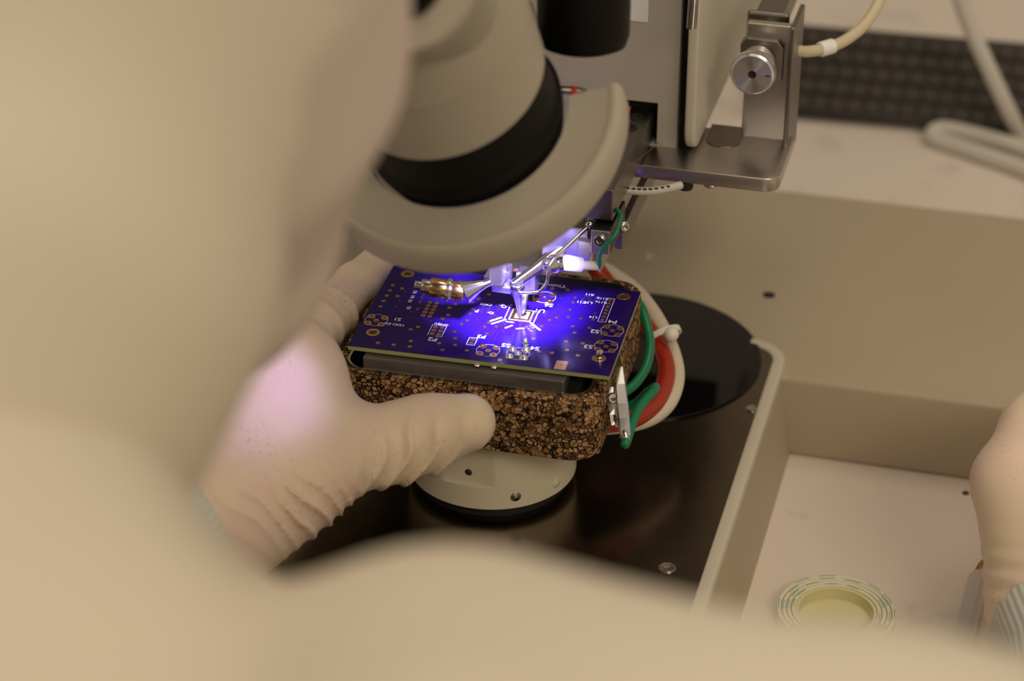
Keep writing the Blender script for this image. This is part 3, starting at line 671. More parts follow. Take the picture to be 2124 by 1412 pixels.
for q in (z4(1483, 406), z4(1207, 1100), z3(183, 808), z3(575, 150)): pad('mount', q, 'mounting_hole')
V3 = [(408,280),(375,338),(338,397),(303,457),(267,518),(510,315),(458,401),(690,750),(607,776),(238,928),(415,950),(608,907),(596,970),(928,933),(965,1008),(1107,952),(1108,877),(1102,803),(1182,716),(1245,676),(1277,598),(1313,550),(1298,470),(1373,435),(1490,383),(1112,493),(1043,532),(1030,616),(968,657),(1242,1012),(1482,697),(1440,744),(1573,746),(1470,823),(1612,1120)]
V4 = [(511,295),(683,315),(857,333),(937,420),(914,473),(882,556),(863,636),(728,643),(652,670),(1002,652),(1140,665),(912,739),(933,814),(1098,758),(840,912),(1024,934),(848,1008),(969,1070),(680,1040),(535,1025),(469,881),(560,740)]
for q in V3: pad('via', z3(*q), 'via')
for q in V4: pad('via', z4(*q), 'via')
for q in [(545,350),(485,450),(445,520),(612,582),(825,688),(1047,735),(1585,565),(1357,670),(1655,798)]: pad('dot', z3(*q), 'small_via')
for q in [(779,424),(750,498),(993,490),(498,653),(518,720),(411,441),(622,580),(613,602),(602,624),(457,797)]: pad('dot', z4(*q), 'small_via')
# small surface-mount lands
def land(uv, w, h, name='solder_land', m='gold', rot=0, z=.00006):
    g = G(); c = B(uv[0], uv[1], z/2); a = B_YAW+math.radians(rot)
    g.box(c, (w/1000, h/1000, z), ax=(np.array([math.cos(a), math.sin(a), 0]), np.array([-math.sin(a), math.cos(a), 0]), EZ)); return g.build(name, M[m], pcb)
for q in [(1425,525),(1410,556),(1400,578),(1492,530),(1482,556),(1470,585)]: land(z3(*q), 1.0, .8)
for q in [(1575,518),(1607,503),(1605,542),(1640,528),(1705,518),(1740,503),(1508,635),(1530,655),(1553,620),(1580,640),(1600,715),(1625,732),(1648,700),(1668,718)]: land(z3(*q), .8, .8, rot=45)
for q in [(393,748),(415,770),(437,738),(460,760),(437,790)]: land(z4(*q), .9, .9, rot=45)
for q in [(1068,403),(1108,405),(1030,428),(1024,444),(1103,432),(1098,450),(1182,412),(1175,432),(1163,462),(1155,482),(1168,588),(1160,612)]: land(z4(*q), 1.1, .7)
for q in [(740,402),(735,424),(715,457),(708,476),(690,537),(683,556),(755,380)]: land(z3(*q), .75, .6)
ga = land(z4(780, 1180), 4.2, 6.0, 'gold_land')
# chip site: gold frame, die, finger pads
ch = z4(335, 617)
land(ch, 8.2, 8.4, 'die_pad_surround', 'silk', z=.00005); land(ch, 7.4, 7.6, 'die_pad', 'gold', z=.00008); land(ch+np.array([.2, .2]), 5.0, 5.2, 'die_attach', 'silk', z=.00011)
land(ch+np.array([.6, .6]), 2.3, 2.3, 'silicon_die', 'block', z=.00035)
for i in range(12):
    t = -3.3+.6*i
    for s in (-1, 1): land(ch+np.array([t, 4.7*s]), .3, .55, 'bond_finger', 'gold')
    for s in (-1, 1): land(ch+np.array([4.6*s, t]), .55, .3, 'bond_finger', 'gold')
# silkscreen: outlines and lettering, one flat print part
silk = G(); SZ = .00008
def silk_line(pts, w=.18, closed=False):
    P = [np.asarray(p, float) for p in pts]
    if closed: P.append(P[0])
    for a, b in zip(P[:-1], P[1:]):
        d = b-a; L = np.linalg.norm(d); d = d/L; n = np.array([-d[1], d[0]])*w/2; a2, b2 = a-d*w/2, b+d*w/2
        silk.raw([B(*(a2-n), SZ), B(*(b2-n), SZ), B(*(b2+n), SZ), B(*(a2+n), SZ)], [(0, 1, 2, 3)], False)
def silk_text(txt, uv, h, rot=180, wx=1.0):
    cu = bpy.data.curves.new('t', 'FONT'); cu.body = txt; cu.size = 1; cu.align_x = 'CENTER'; cu.align_y = 'CENTER'; cu.offset = .012
    ob = bpy.data.objects.new('t', cu); COL.objects.link(ob); dg = bpy.context.evaluated_depsgraph_get(); me = bpy.data.meshes.new_from_object(ob.evaluated_get(dg))
    h = h*1.25; s = h/.7; a = math.radians(rot); vs = [B(uv[0]+s*(v.co.x*wx*math.cos(a)-v.co.y*math.sin(a)), uv[1]+s*(v.co.x*wx*math.sin(a)+v.co.y*math.cos(a)), SZ) for v in me.vertices]
    silk.raw(vs, [p.vertices[:] for p in me.polygons], False)
    bpy.data.objects.remove(ob); bpy.data.curves.remove(cu); bpy.data.meshes.remove(me)
for nme, (u, v) in SMA.items():
    for a0, a1 in ((62, 118), (-28, 28), (152, 208), (242, 298)):
        silk_line([(u+4.2*math.cos(math.radians(a0+(a1-a0)*k/8)), v+4.2*math.sin(math.radians(a0+(a1-a0)*k/8))) for k in range(9)], .26)
silk_line([(85.0, 55.7), (88.0, 55.7), (88.0, 37.5), (85.0, 37.5)], .2, True)
p2 = np.array([28.87, 17.76]); silk_line([p2+np.array(q) for q in ((-2.7, -3.9), (-2.7, 3.9), (2.7, 3.9), (2.7, -4.0), (.3, -4.0))], .2)
p3 = z3(1297, 913); silk_line([p3+np.array(q) for q in ((-1.5, -2.6), (-1.5, 2.6), (1.5, 2.6), (1.5, -2.6))], .25, True)
for s in (-1, 1): silk_line([ch+np.array([s*5.6, -4.8]), ch+np.array([s*5.6, 4.8])], .35)
for (a, b, w) in ((z3(1510, 683), z3(1625, 645), .9), (z3(1525, 714), z3(1672, 668), .9), (z4(440, 706), z4(540, 782), .9), (z3(1680, 760), z3(1745, 735), .8), (z3(1805, 770), z3(1880, 765), .8), (z4(165, 690), z4(240, 700), .7)):
    silk_line([a, b], w)
T = silk_text
T('S1', z3(458, 663), 1.7); T('VDD-EX', z3(424, 721), 1.15, wx=1.05); T('P2', z3(855, 888), 2.0); T('P3', z3(1405, 857), 1.9); T('5V', z3(905, 712), 1.1); T('GND', z3(972, 724), 1.0)
T('S5', z3(1680, 955), 2.0); T('S4', z4(485, 990), 2.0); T('S6', z4(643, 503), 2.0); T('U1', z4(540, 568), 2.0); T('P4', z4(1362, 690), 1.9); T('S2', z4(1162, 798), 2.0); T('S3', z4(1088, 970), 2.0)
T('L14', z4(1143, 640), 1.1); T('C11', z4(1012, 470), 1.3); T('L11', z4(1085, 475), 1.3); T('R11', z4(1102, 385), 1.2); T('R11b', z4(1248, 430), 1.2); T('R11a', z4(1232, 472), 1.2)
T('Yixin Song', z4(622, 275), 1.6, wx=1.25)
T('R3', z3(658, 358), 1.1, 90); T('R4', z3(630, 412), 1.1, 90); T('R5', z3(603, 458), 1.1, 90); T('R2', z3(588, 535), 1.1, 90)
T('C8', z3(1425, 493), 1.1); T('C9', z3(1492, 500), 1.1); T('P', z3(1355, 568), 1.6); T('C7', z3(1515, 590), 1.1, 150); T('C6', z3(1655, 515), 1.4, 135)
silk.build('silkscreen', M['silk'], pcb)
# copper traces under the mask
tr = G()
def trace(pts, w=.25):
    global silk, SZ
    keep = silk; silk = tr; z = SZ; SZ = .00002; silk_line(pts, w); silk = keep; SZ = z
trace([z3(1440, 744), z3(1385, 748), z3(1305, 870)]); trace([z3(1482, 760), z3(1400, 770), z3(1345, 865)]); trace([z3(1573, 780), z3(1535, 810), z3(1470, 950)]); trace([z3(1655, 798), z3(1590, 800), z3(1520, 960)])
trace([z4(540, 600), z4(680, 560), z4(820, 540)]); trace([z4(560, 620), z4(690, 580), z4(850, 575)]); trace([z4(580, 720), z4(800, 745), z4(1000, 735)])
tr.build('copper_trace', M['trace'], pcb)
# solder blobs on the S4 footprint, the gold land cross
for (x, y, r) in ((232, 1003, 1.75), (385, 1002, 1.9), (198, 1083, 1.6), (360, 1100, 1.7), (293, 1052, 1.4)):
    u, v = z4(x, y); g = G(); g.lathe(B(u, v, 0), EZ, [(r/1000, 0), (r/1000*.92, .0004), (r/1000*.6, .0009), (r/1000*.25, .0012), (0, .0012)], 18); g.build('solder_blob', M['solder'], pcb)
u, v = z4(385, 970); g = G(); g.tube([B(u, v, .0005), B(u-.2, v-.1, .002), B(u-.3, v+.3, .0033)], [.0014, .0012, .0008], 12); g.build('solder_spike', M['solder'], pcb)
g = G(); c = z4(780, 1180)
for s in (-1, 1):
    d = np.array([1, s])*.45; a = c-d; b = c+d; n = np.array([-s, 1])*.06
    g.raw([B(*(a-n), .00009), B(*(b-n), .00009), B(*(b+n), .00009), B(*(a+n), .00009)], [(0, 1, 2, 3)], False)
g.build('cross_mark', M['print_black'], pcb)
u, v = z4(1205, 1095); g = G(); g.lathe(B(u, v, 0), nrm(np.array([.15, -.1, 1])), [(.0014, 0), (.0014, .0022), (.0009, .0034), (0, .0036)], 16); g.build('post_screw', M['chrome'], pcb, angle=35)
for x in (990, 1025): 
    g = G(); q = Pz(x, 753+(x-960)*.12, .0684); g.lathe(q, EZ, [(.0012, 0), (.0009, .0006), (0, .0009)], 12); g.build('solder_pin', M['solder'], pcb)

# ------------------------------------------------------------------ crocodile clip gripping the board corner
ct, cb_ = Pd(1283, 742, .850), Pd(1297, 905, .826)
clip = thing('crocodile_clip', 'shiny steel crocodile clip biting the corner of the purple board', 'clip', cb_)
cx = nrm(ct-cb_); side = nrm(np.cross(cx, -FW)); nf = np.cross(side, cx)
Lc = np.linalg.norm(ct-cb_)
def strip(pts, w, th, name):
    """folded sheet strip: pixel points (x, y, d), half widths w"""
    g = G(); P = [Pd(*q) for q in pts]; vs = []; fs = []
    pr = [(-1, -.5), (-1, .6), (-.8, 1.0), (.8, 1.0), (1, .6), (1, -.5), (.8, -.2), (.75, .4), (-.75, .4), (-.8, -.2)]; n = len(pr)
    for i, p in enumerate(P):
        t = nrm(P[min(i+1, len(P)-1)]-P[max(i-1, 0)]); sd = nrm(np.cross(t, -FW)); nf_ = np.cross(sd, t)
        for a_, b_ in pr: vs.append(p+sd*(a_*w[i])+nf_*(b_*th))
    for i in range(len(P)-1):
        for k in range(n): fs.append((i*n+k, i*n+(k+1) % n, (i+1)*n+(k+1) % n, (i+1)*n+k))
    fs.append(tuple(range(n))[::-1]); fs.append(tuple(range(len(vs)-n, len(vs)))); g.raw(vs, fs, False); return g.build(name, M['chrome'], clip)
strip([(1297, 906, .826), (1294, 870, .830), (1291, 840, .833), (1287, 800, .838), (1284, 765, .843), (1281, 742, .848)], [.0019, .0020, .0021, .0019, .0016, .0012], .0011, 'upper_jaw')
strip([(1272, 884, .834), (1274, 862, .836), (1273, 835, .839), (1270, 805, .842), (1276, 775, .847)], [.0010, .0021, .0028, .0026, .0014], .0009, 'lower_jaw')
g = G(); g.tube([Pd(1274, 862, .834), Pd(1284, 872, .832), Pd(1276, 882, .832), Pd(1285, 888, .831)], .0006, 8); g.build('spring', M['chrome'], clip)
g = G(); q = Pd(1272, 826, .838); g.lathe(q, -FW, [(.0022, -.004), (.0022, .0), (.0016, .0006), (.0010, .0006), (.0010, -.001), (0, -.001)], 18); g.build('pivot_rivet', M['chrome'], clip, angle=35)
g = G(); g.box(Pd(1262, 790, .848), (.006, .004, .004), ax=(side, nf, cx), bevel=.0005); g.build('black_insert', M['rubber'], clip)
# tube crimp
g = G(); g.cyl(cb_+cx*.002, cb_-cx*.0015, .0016, bevel=.0003); g.build('crimp', M['chrome'], clip)

# ------------------------------------------------------------------ green leads, red hose, woven sleeve, tie
def hose(name, pts, r, m, label, cat, n=14, uvs=None, seg=10, group=None):
    g = G(); P = spline([Pd(*q) for q in pts], seg); g.tube(P, r, n, uvscale=uvs); o = g.build(name, M[m], None, origin=P[0]); return tag(o, label, cat, group)
hose('green_wire', [(1318, 620, .905), (1333, 645, .900), (1345, 690, .895), (1348, 725, .89), (1338, 765, .885), (1318, 795, .88), (1292, 815, .876), (1262, 828, .873)], .0019, 'green', 'green insulated wire arching behind the board and cork corner', 'wire')
hose('green_wire', [(1262, 852, .868), (1290, 848, .866), (1320, 835, .864), (1345, 812, .860), (1360, 803, .857), (1352, 815, .850), (1330, 840, .843), (1315, 868, .836), (1304, 900, .829), (1298, 918, .826), (1297, 921, .826)], .0018, 'green', 'green wire doubled back into the crocodile clip tail', 'wire')
hose('red_hose', [(1228, 545, .925), (1250, 575, .925), (1300, 640, .922), (1350, 690, .915), (1378, 745, .905), (1380, 790, .897), (1358, 838, .887), (1320, 866, .878), (1280, 876, .872), (1235, 879, .868)], .0036, 'red', 'glossy red hose looping around the cork work holder', 'hose', 18)
hose('woven_sleeve', [(1240, 552, .930), (1270, 568, .929), (1320, 605, .926), (1362, 660, .92), (1393, 725, .912), (1404, 780, .904), (1390, 830, .894), (1358, 862, .886), (1315, 878, .879), (1270, 884, .873), (1235, 886, .870)], .0031, 'braid', 'cream woven sleeve running alongside the red hose', 'sleeve', 32, 1700)
g = G(); P = spline([Pd(1185, 910, .872), Pd(1205, 920, .866), Pd(1225, 925, .862), Pd(1240, 922, .860)], 8); g.tube(P, [.0032]*len(P[:-3])+[.0030, .0024, .0012], 32, uvscale=1700); o = g.build('sleeve_end', M['braid'], None, origin=P[0]); tag(o, 'short woven sleeve end poking out under the cork jacket', 'sleeve')
tc_ = Pd(1370, 698, .909); ta = nrm(Pd(1395, 730, .908)-Pd(1375, 685, .912)); 
g = G(); sx = nrm(np.cross(ta, -FW)); sy = np.cross(sx, ta); loop = []
for k in range(33):
    a = 2*math.pi*k/32; loop.append(tc_-sx*.0012+sx*(.0066*math.cos(a))+sy*(.0042*math.sin(a)))
vs = []; fs = []
for p in loop[:-1]:
    d = nrm(p-tc_); vs += [p-ta*.0012, p+ta*.0012, p+ta*.0012+d*.0008, p-ta*.0012+d*.0008]
for k in range(32):
    j = (k+1) % 32
    for m_ in range(4): fs.append((4*k+m_, 4*k+(m_+1) % 4, 4*j+(m_+1) % 4, 4*j+m_))
g.raw(vs, fs, True); tie = thing('cable_tie', 'white nylon cable tie around the red hose and woven sleeve', 'cable tie', tc_)
g.build('strap', M['nylon'], tie, angle=40)
g = G(); hd_ = Pd(1393, 693, .903); g.lathe(hd_-FW*-.002, -FW, [(0, -.002), (.0027, -.002), (.0030, 0), (.0026, .0022), (.0012, .0030), (0, .0031)], 20); g.build('tie_head', M['nylon'], tie)

# ------------------------------------------------------------------ tape roll, pen on the bench
hT = .006; tq = Pz(1735, 1264, BZ+hT)-EZ*hT; R_T = (Pz(1858, 1262, BZ)-Pz(1612, 1262, BZ))[0]/2
roll = thing('tape_roll', 'flat roll of cream tape with green printed rings on bench', 'tape', tq)
for i in range(4):
    r0, r1 = R_T*(.68+.08*i), R_T*(.68+.08*(i+1))-.0003
    g = G(); g.lathe(tq, EZ, [(r0, 0), (r1, 0), (r1, hT-.0002), (r1-.0002, hT), (r0+.0002, hT), (r0, hT-.0002)], 72, True, True); g.build('tape_layer', M['tape'], roll, angle=30)
g = G(); g.lathe(tq, EZ, [(R_T*.62, 0), (R_T*.68-.0001, 0), (R_T*.68-.0001, hT-.0006), (R_T*.62, hT-.0006)], 72, True, True); g.build('cardboard_core', M['tape_core'], roll, angle=30)
g = G(); g.lathe(tq, EZ, [(0, .0002), (R_T*.62, .0002), (R_T*.62, .0008), (0, .0008)], 64); g.build('core_disc', M['tape_core'], roll, angle=30)
for i in range(4):
    rr = R_T*(.68+.08*(i+1))-.0009
    for j in range(14):
        if random.random() < .35: continue
        a0 = 2*math.pi*(j+random.random()*.4)/14; g = G(); vs = []
        for k in range(5):
            a = a0+.3*k/4
            for r in (rr-.00022, rr+.00022): vs.append(tq+np.array([r*math.cos(a), r*math.sin(a), hT+.0001]))
        g.raw(vs, [(2*k, 2*k+1, 2*k+3, 2*k+2) for k in range(4)], False); g.build('green_print', M['tape_green'], roll)
p0, p1 = Pz(2038, 1162, BZ+.004), Pz(1987, 1385, BZ+.004)
pen = thing('pen', 'clear plastic barrel pen with an amber tip lying on bench', 'pen', (p0+p1)/2-EZ*.004)
d_ = nrm(p1-p0); g = G(); g.tube([p0+d_*.010, p0+d_*.013, p0+d_*.10, p0+d_*.135], [.0028, .0040, .0040, .0038], 8, smooth=False); g.build('barrel', M['pen_clear'], pen)
g = G(); g.tube([p0, p0+d_*.003, p0+d_*.011], [.0006, .0014, .0026], 14); g.build('tip', M['pen_amber'], pen)
g = G(); g.cyl(p0+d_*.012, p0+d_*.125, .0016); g.build('refill', M['chrome'], pen)
g = G(); q = Pz(2003, 1023, BZ); g.lathe(q, EZ, [(.0016, 0), (.0012, .0006), (0, .0009)], 7, False); o = g.build('debris_crumb', M['hole'], None, origin=q); tag(o, 'tiny dark crumb lying on the white bench', 'crumb')

# ------------------------------------------------------------------ keyboard propped on a wire stand behind the machine
K0 = Pz(1560, 232, BZ+.012); kx = nrm((Pd(2090, 276, 1.262)-Pd(1640, 232, 1.262))*[1, 1, 0]+np.array([0, -.02, 0])); kx = nrm(kx*[1, 1, 0])
K0 = Pd(1560, 228, 1.27)
tilt = math.radians(50); kyh = np.cross(EZ, kx); ky = kyh*math.cos(tilt)+EZ*math.sin(tilt); kn = np.cross(kx, ky)
kbt = thing('keyboard', 'black compact keyboard propped up behind the bonding machine', 'keyboard', K0)
PXK = 1.27/4800; KP = 36*PXK; ROWS = 5; COLS = 18; KH = .0092
kw, kh = KP*COLS+.006, KH*ROWS+.005
KAX = (K0, kx, ky, kn)
g = G(); g.prism(rrect(0, kw, 0, kh, .002, 3), -.008, 0, ax=KAX, bevel=.0008); g.build('case', M['kb'], kbt, angle=40)
b = bmesh.new()
for (hx, z) in ((.5, 0), (.5, .0012), (.42, .0022)): [b.verts.new((sx*hx*KP*.95*1, sy*hx*KH*.84, z)) for sx, sy in ((-1, -1), (1, -1), (1, 1), (-1, 1))]
b.verts.ensure_lookup_table(); v = b.verts
for k in range(2):
    for i in range(4): j = (i+1) % 4; b.faces.new((v[4*k+i], v[4*k+j], v[4*k+4+j], v[4*k+4+i]))
b.faces.new((v[8], v[9], v[10], v[11])); b.faces.new((v[3], v[2], v[1], v[0]))
kme = bpy.data.meshes.new('key'); b.to_mesh(kme); b.free(); kme.materials.append(M['key'])
rotk = Matrix((kx, ky, kn)).transposed().to_euler()
for r in range(ROWS):
    for c in range(COLS):
        w = K0+kx*(.003+KP*(c+.5)+(.0025*(r % 3) if c < COLS-1 else 0)*.6)+ky*(.0025+KH*(r+.5))+kn*.00005
        o = bpy.data.objects.new('key', kme); link(o, kbt, w); o.location = w-ORG[kbt.name]; o.rotation_euler = rotk
std = thing('keyboard_stand', 'grey metal loop stand holding up the black keyboard', 'stand', Pz(1960, 300, BZ))
g = G(); st = [Pz(2230, 400, BZ+.004), Pz(2124, 352, BZ+.004), Pz(2020, 315, BZ+.004), Pz(1945, 290, BZ+.004), Pz(1935, 276, BZ+.006), Pz(1965, 268, BZ+.008), Pz(2060, 290, BZ+.008), Pz(2150, 318, BZ+.008), Pz(2240, 345, BZ+.008)]
g.tube(spline(st, 8), .0046, 12); g.build('foot_loop', M['grey_cable'], std)
for s in (.25, .75):
    q = K0+kx*kw*s-kn*.0112+ky*kh*.1; q2 = K0+kx*kw*s-kn*.0112+ky*kh*.95; e = q2*[1, 1, 0]+EZ*BZ+kyh*.02
    g = G(); g.tube([q*[1, 1, 0]+EZ*(BZ+.003)+kyh*.008, q], .003, 10); g.tube([e+EZ*.003, q2], .003, 10); g.build('prop_leg', M['grey_cable'], std)

# ------------------------------------------------------------------ person (signed-distance shapes turned into meshes)
def smin(a, b, k): h = np.clip(.5+.5*(b-a)/k, 0, 1); return b*(1-h)+a*h-k*h*(1-h)
def cone(P, a, b, ra, rb):
    a = np.asarray(a, float); b = np.asarray(b, float); ab = b-a; t = np.clip(((P-a)@ab)/(ab@ab), 0, 1)
    return np.linalg.norm(P-a-t[..., None]*ab, axis=-1)-(ra+(rb-ra)*t)
def ellip(P, c, ax, r):
    q = np.stack([((P-c)@a)/x for a, x in zip(ax, r)], -1); n = np.linalg.norm(q, axis=-1); return (n-1)*min(r)*.9+0*n
def nets(fn, lo, hi, h):
    lo = np.array(lo); n = np.ceil((np.array(hi)-lo)/h).astype(int)+1
    V = np.empty(n, np.float32); ys, zs = np.arange(n[1]), np.arange(n[2])
    for i in range(n[0]):
        Y, Z = np.meshgrid(ys, zs, indexing='ij'); P = np.stack([np.full(Y.shape, i), Y, Z], -1)*h+lo; V[i] = fn(P)
    S = V < 0; m = np.array(n)-1; cnt = np.zeros(m, np.int32); acc = np.zeros((*m, 3), np.float32)
    cor = [(a, b, c) for a in (0, 1) for b in (0, 1) for c in (0, 1)]
    sl = lambda A, o: A[o[0]:o[0]+m[0], o[1]:o[1]+m[1], o[2]:o[2]+m[2]]
    for a in cor:
        for d in range(3):
            if a[d]: continue
            b = list(a); b[d] = 1
            cr = sl(S, a) != sl(S, b); va, vb = sl(V, a), sl(V, b); t = np.where(cr, va/np.where(cr, va-vb, 1), 0)
            cnt += cr
            for e in range(3): acc[..., e] += np.where(cr, a[e]+(t if e == d else 0), 0)
    act = cnt > 0; idx = np.full(m, -1, np.int64); idx[act] = np.arange(act.sum()); cell = np.argwhere(act)
    vert = (cell+acc[act]/cnt[act][:, None])*h+lo; F = []
    for d in range(3):
        o = [0, 0, 0]; o[d] = 1; u, w = (d+1) % 3, (d+2) % 3
        A = S[tuple(slice(0, n[e]-1) if e == d else slice(1, n[e]-1) for e in range(3))]
        Bq = S[tuple(slice(1, n[e]) if e == d else slice(1, n[e]-1) for e in range(3))]
        ed = np.argwhere(A != Bq); flip = A[tuple(ed.T)]
        base = ed.copy(); base[:, u] += 1; base[:, w] += 1
        def at(du, dw): q = base.copy(); q[:, u] -= du; q[:, w] -= dw; return idx[tuple(q.T)]
        quad = np.stack([at(1, 1), at(0, 1), at(0, 0), at(1, 0)], -1); quad[~flip] = quad[~flip][:, ::-1]; F.append(quad)
    return vert, np.concatenate(F)
def sdf_obj(name, fn, lo, hi, h, m, parent, smooth_it=0):
    v, f = nets(fn, lo, hi, h); org = ORG[parent.name]; me = bpy.data.meshes.new(name)
    me.from_pydata((v-org).tolist(), [], f.tolist()); me.polygons.foreach_set('use_smooth', [True]*len(me.polygons)); me.materials.append(m)
    o = bpy.data.objects.new(name, me); link(o, parent, org)
    if smooth_it: md = o.modifiers.new('soften', 'SMOOTH'); md.factor = .5; md.iterations = smooth_it
    return o
def union(P, prims, k):
    d = None
    for p in prims:
        q = cone(P, *p); d = q if d is None else smin(d, q, k)
    return d
PERS = np.array([-.25, -.45, -.83])
person = thing('person', 'person in white hooded gown and latex gloves leaning to the microscope', 'person', PERS)
HD = np.array([-.101, -.283, .331]); fh = nrm([.42, .87, -.22]); sh = nrm(np.cross(fh, EZ)); uh = np.cross(sh, fh)
NB = np.array([-.160, -.375, .222])
SR, SL = np.array([.012, -.462, .2055]), np.array([-.345, -.365, .232])
ELR, ELL = np.array([.275, -.475, .146]), np.array([-.40, -.24, .045])
WR, WL = Pd(2310, 1430, .79), Pd(360, 1100, .790)
CH = np.array([-.161, -.427, .137]); HIP = np.array([-.26, -.62, -.27])
side_ = nrm(SR-SL)
torso = [(SR*.72+SL*.28-EZ*.055, SR*.22+SL*.78-EZ*.02, .075, .075), (CH+side_*.07, HIP+side_*.07, .105, .115), (CH-side_*.07, HIP-side_*.07, .105, .115), (NB-EZ*.03, CH, .062, .11)]
arms = [(SR, ELR, .060, .042), (ELR, WR, .040, .024), (SL, ELL, .060, .046), (ELL, WL, .045, .029)]
legs = [(HIP+side_*.09, HIP+side_*.12+E2*.40, .085, .062), (HIP-side_*.09, HIP-side_*.12+E2*.40, .085, .062)]
for s in (1, -1):
    kn_ = HIP+side_*.12*s+E2*.40; an = kn_*[1, 1, 0]+EZ*-.76+E2*.02; legs += [(kn_, an, .058, .038), (an-E2*.03-EZ*.03, an+E2*.13-EZ*.04, .036, .028)]
neck = [(NB-EZ*.04, HD-fh*.02-uh*.06, .058, .055)]
def head_sdf(P, g=0.0):
    d = ellip(P, HD+uh*.02-fh*.01, (sh, fh, uh), (.074+g, .094+g, .098+g)); d = smin(d, cone(P, HD-uh*.045+fh*.045, HD-uh*.085+fh*.062, .052+g, .030+g), .03)
    return d
def body_fn(P):
    d = union(P, torso+[(a, b, ra-.012, rb-.008) for a, b, ra, rb in arms]+[(a, b, ra-.01, rb) for a, b, ra, rb in legs]+neck, .03)
    h = head_sdf(P); h = smin(h, cone(P, HD+fh*.088+uh*.010, HD+fh*.105-uh*.022, .007, .011), .012)
    for s in (-1, 1):
        h = smin(h, cone(P, HD+sh*.070*s+uh*.015-fh*.038, HD+sh*.072*s-uh*.02-fh*.034, .010, .008), .008)
        h = np.maximum(h, -(np.linalg.norm(P-(HD+sh*.030*s+fh*.094+uh*.020), axis=-1)-.013))
    h = np.maximum(h, -cone(P, HD+fh*.098-uh*.052-sh*.02, HD+fh*.098-uh*.052+sh*.02, .0035, .0035))
    return smin(d, h, .025)
sdf_obj('body', body_fn, (-.62, -.82, -.84), (.36, .02, .49), .009, M['skin'], person, 2)
for s in (-1, 1):
    g = G(); c = HD+sh*.030*s+fh*.083+uh*.020; g.lathe(c, fh, [(.0001, -.012)]+[(.012*math.cos(t), .012*math.sin(t)) for t in np.linspace(-1.4, 1.4, 9)]+[(.0001, .012)], 16); e_ = g.build('eye', M['eye'], person)
    g = G(); g.lathe(c+fh*.0118, fh, [(.0055, 0), (.004, .0008), (.0001, .0010)], 14); g.build('iris', M['dark'], e_)
def gown_fn(P):
    A = union(P, [(a, b, ra+.012, rb+.012) for a, b, ra, rb in torso+arms]+[(a, b, ra+.008, rb+.012) for a, b, ra, rb in legs[:2]]+[(NB-EZ*.03, NB+(HD-NB)*.25, .080, .066)], .05)
    w = np.sin(P[..., 0]*70+P[..., 2]*38+2.2*np.sin(P[..., 1]*26))*.0035+np.sin(P[..., 1]*60-P[..., 2]*55+1.7*np.sin(P[..., 0]*31))*.003
    A = A+w
    # cut off at wrists
    for e, w_ in ((ELR, WR), (ELL, WL)):
        ax = nrm(w_-e); A = np.maximum(A, np.where(np.linalg.norm(P-w_, axis=-1) < .10, (P-(w_-ax*.012))@ax, -1))
    return A
sdf_obj('gown', gown_fn, (-.66, -.86, -.46), (.40, .02, .40), .0075, M['gown'], person, 3)
def hood_fn(P):
    d = head_sdf(P, .017); d = smin(d, cone(P, HD-uh*.06-fh*.035, NB-EZ*.01, .062, .088), .04)
    d = d+np.sin((P@uh)*62+(P@fh)*45+1.5*np.sin((P@sh)*40))*.0045
    return np.maximum(d, np.minimum((P-HD)@nrm(fh+uh*.30)+.016, 9))
sdf_obj('hood', hood_fn, (-.34, -.54, .12), (.06, -.10, .52), .006, M['hood'], person, 2)
def mask_fn(P):
    d = head_sdf(P, .008); d = smin(d, cone(P, HD+fh*.085-uh*.02, HD+fh*.078-uh*.070, .034, .028), .03)
    d = np.maximum(d, (P-HD)@uh+.6*((P-HD)@fh)-.054); return np.maximum(d, -((P-HD)@fh+.05))
sdf_obj('face_mask', mask_fn, (-.26, -.38, .18), (.04, -.12, .46), .005, M['facemask'], person, 2)

# ---- left gloved hand around the cork jacket
T_ = [Pd(455, 1030, .800), Pd(600, 972, .808), Pd(712, 935, .817), Pd(808, 921, .825), Pd(885, 897, .8255), Pd(968, 876, .8215)]
TR = [.024, .0180, .0143, .0128, .0122, .0104]
Ix = [Pd(585, 760, .833), Pd(672, 660, .864), Pd(737, 592, .889), Pd(787, 543, .905)]
Mi = [Pd(548, 800, .822), Pd(622, 742, .862), Pd(690, 690, .893), Pd(735, 650, .910)]
Ri = [Pd(528, 862, .815), Pd(600, 818, .852), Pd(664, 775, .882), Pd(705, 740, .898)]
Li = [Pd(512, 925, .810), Pd(575, 890, .842), Pd(628, 858, .866), Pd(662, 832, .880)]
def finger(pts, rs): return [(a, b, ra, rb) for a, b, ra, rb in zip(pts[:-1], pts[1:], rs[:-1], rs[1:])]
hand_f = [finger(Ix, [.0115, .0096, .0083, .0072]), finger(Mi, [.0115, .0098, .0085, .0074]), finger(Ri, [.0110, .0092, .008, .007]), finger(Li, [.0100, .0082, .0072, .0063])]
wl = Pd(418, 1052, .797)
palm = [(wl, T_[0], .0275, .0250), (T_[0], Ix[0], .0230, .0150), (T_[0], Mi[0], .0230, .0150), (T_[0], Ri[0], .0210, .0140), (T_[0], Li[0], .0190, .0130), (Ix[0], Li[0], .0125, .0115), (T_[1], Ix[0], .0180, .0140)]
web = [(Pd(640, 895, .822), Pd(640, 790, .833), .0125, .0095), (T_[1], Pd(650, 850, .827), .0150, .0110)]
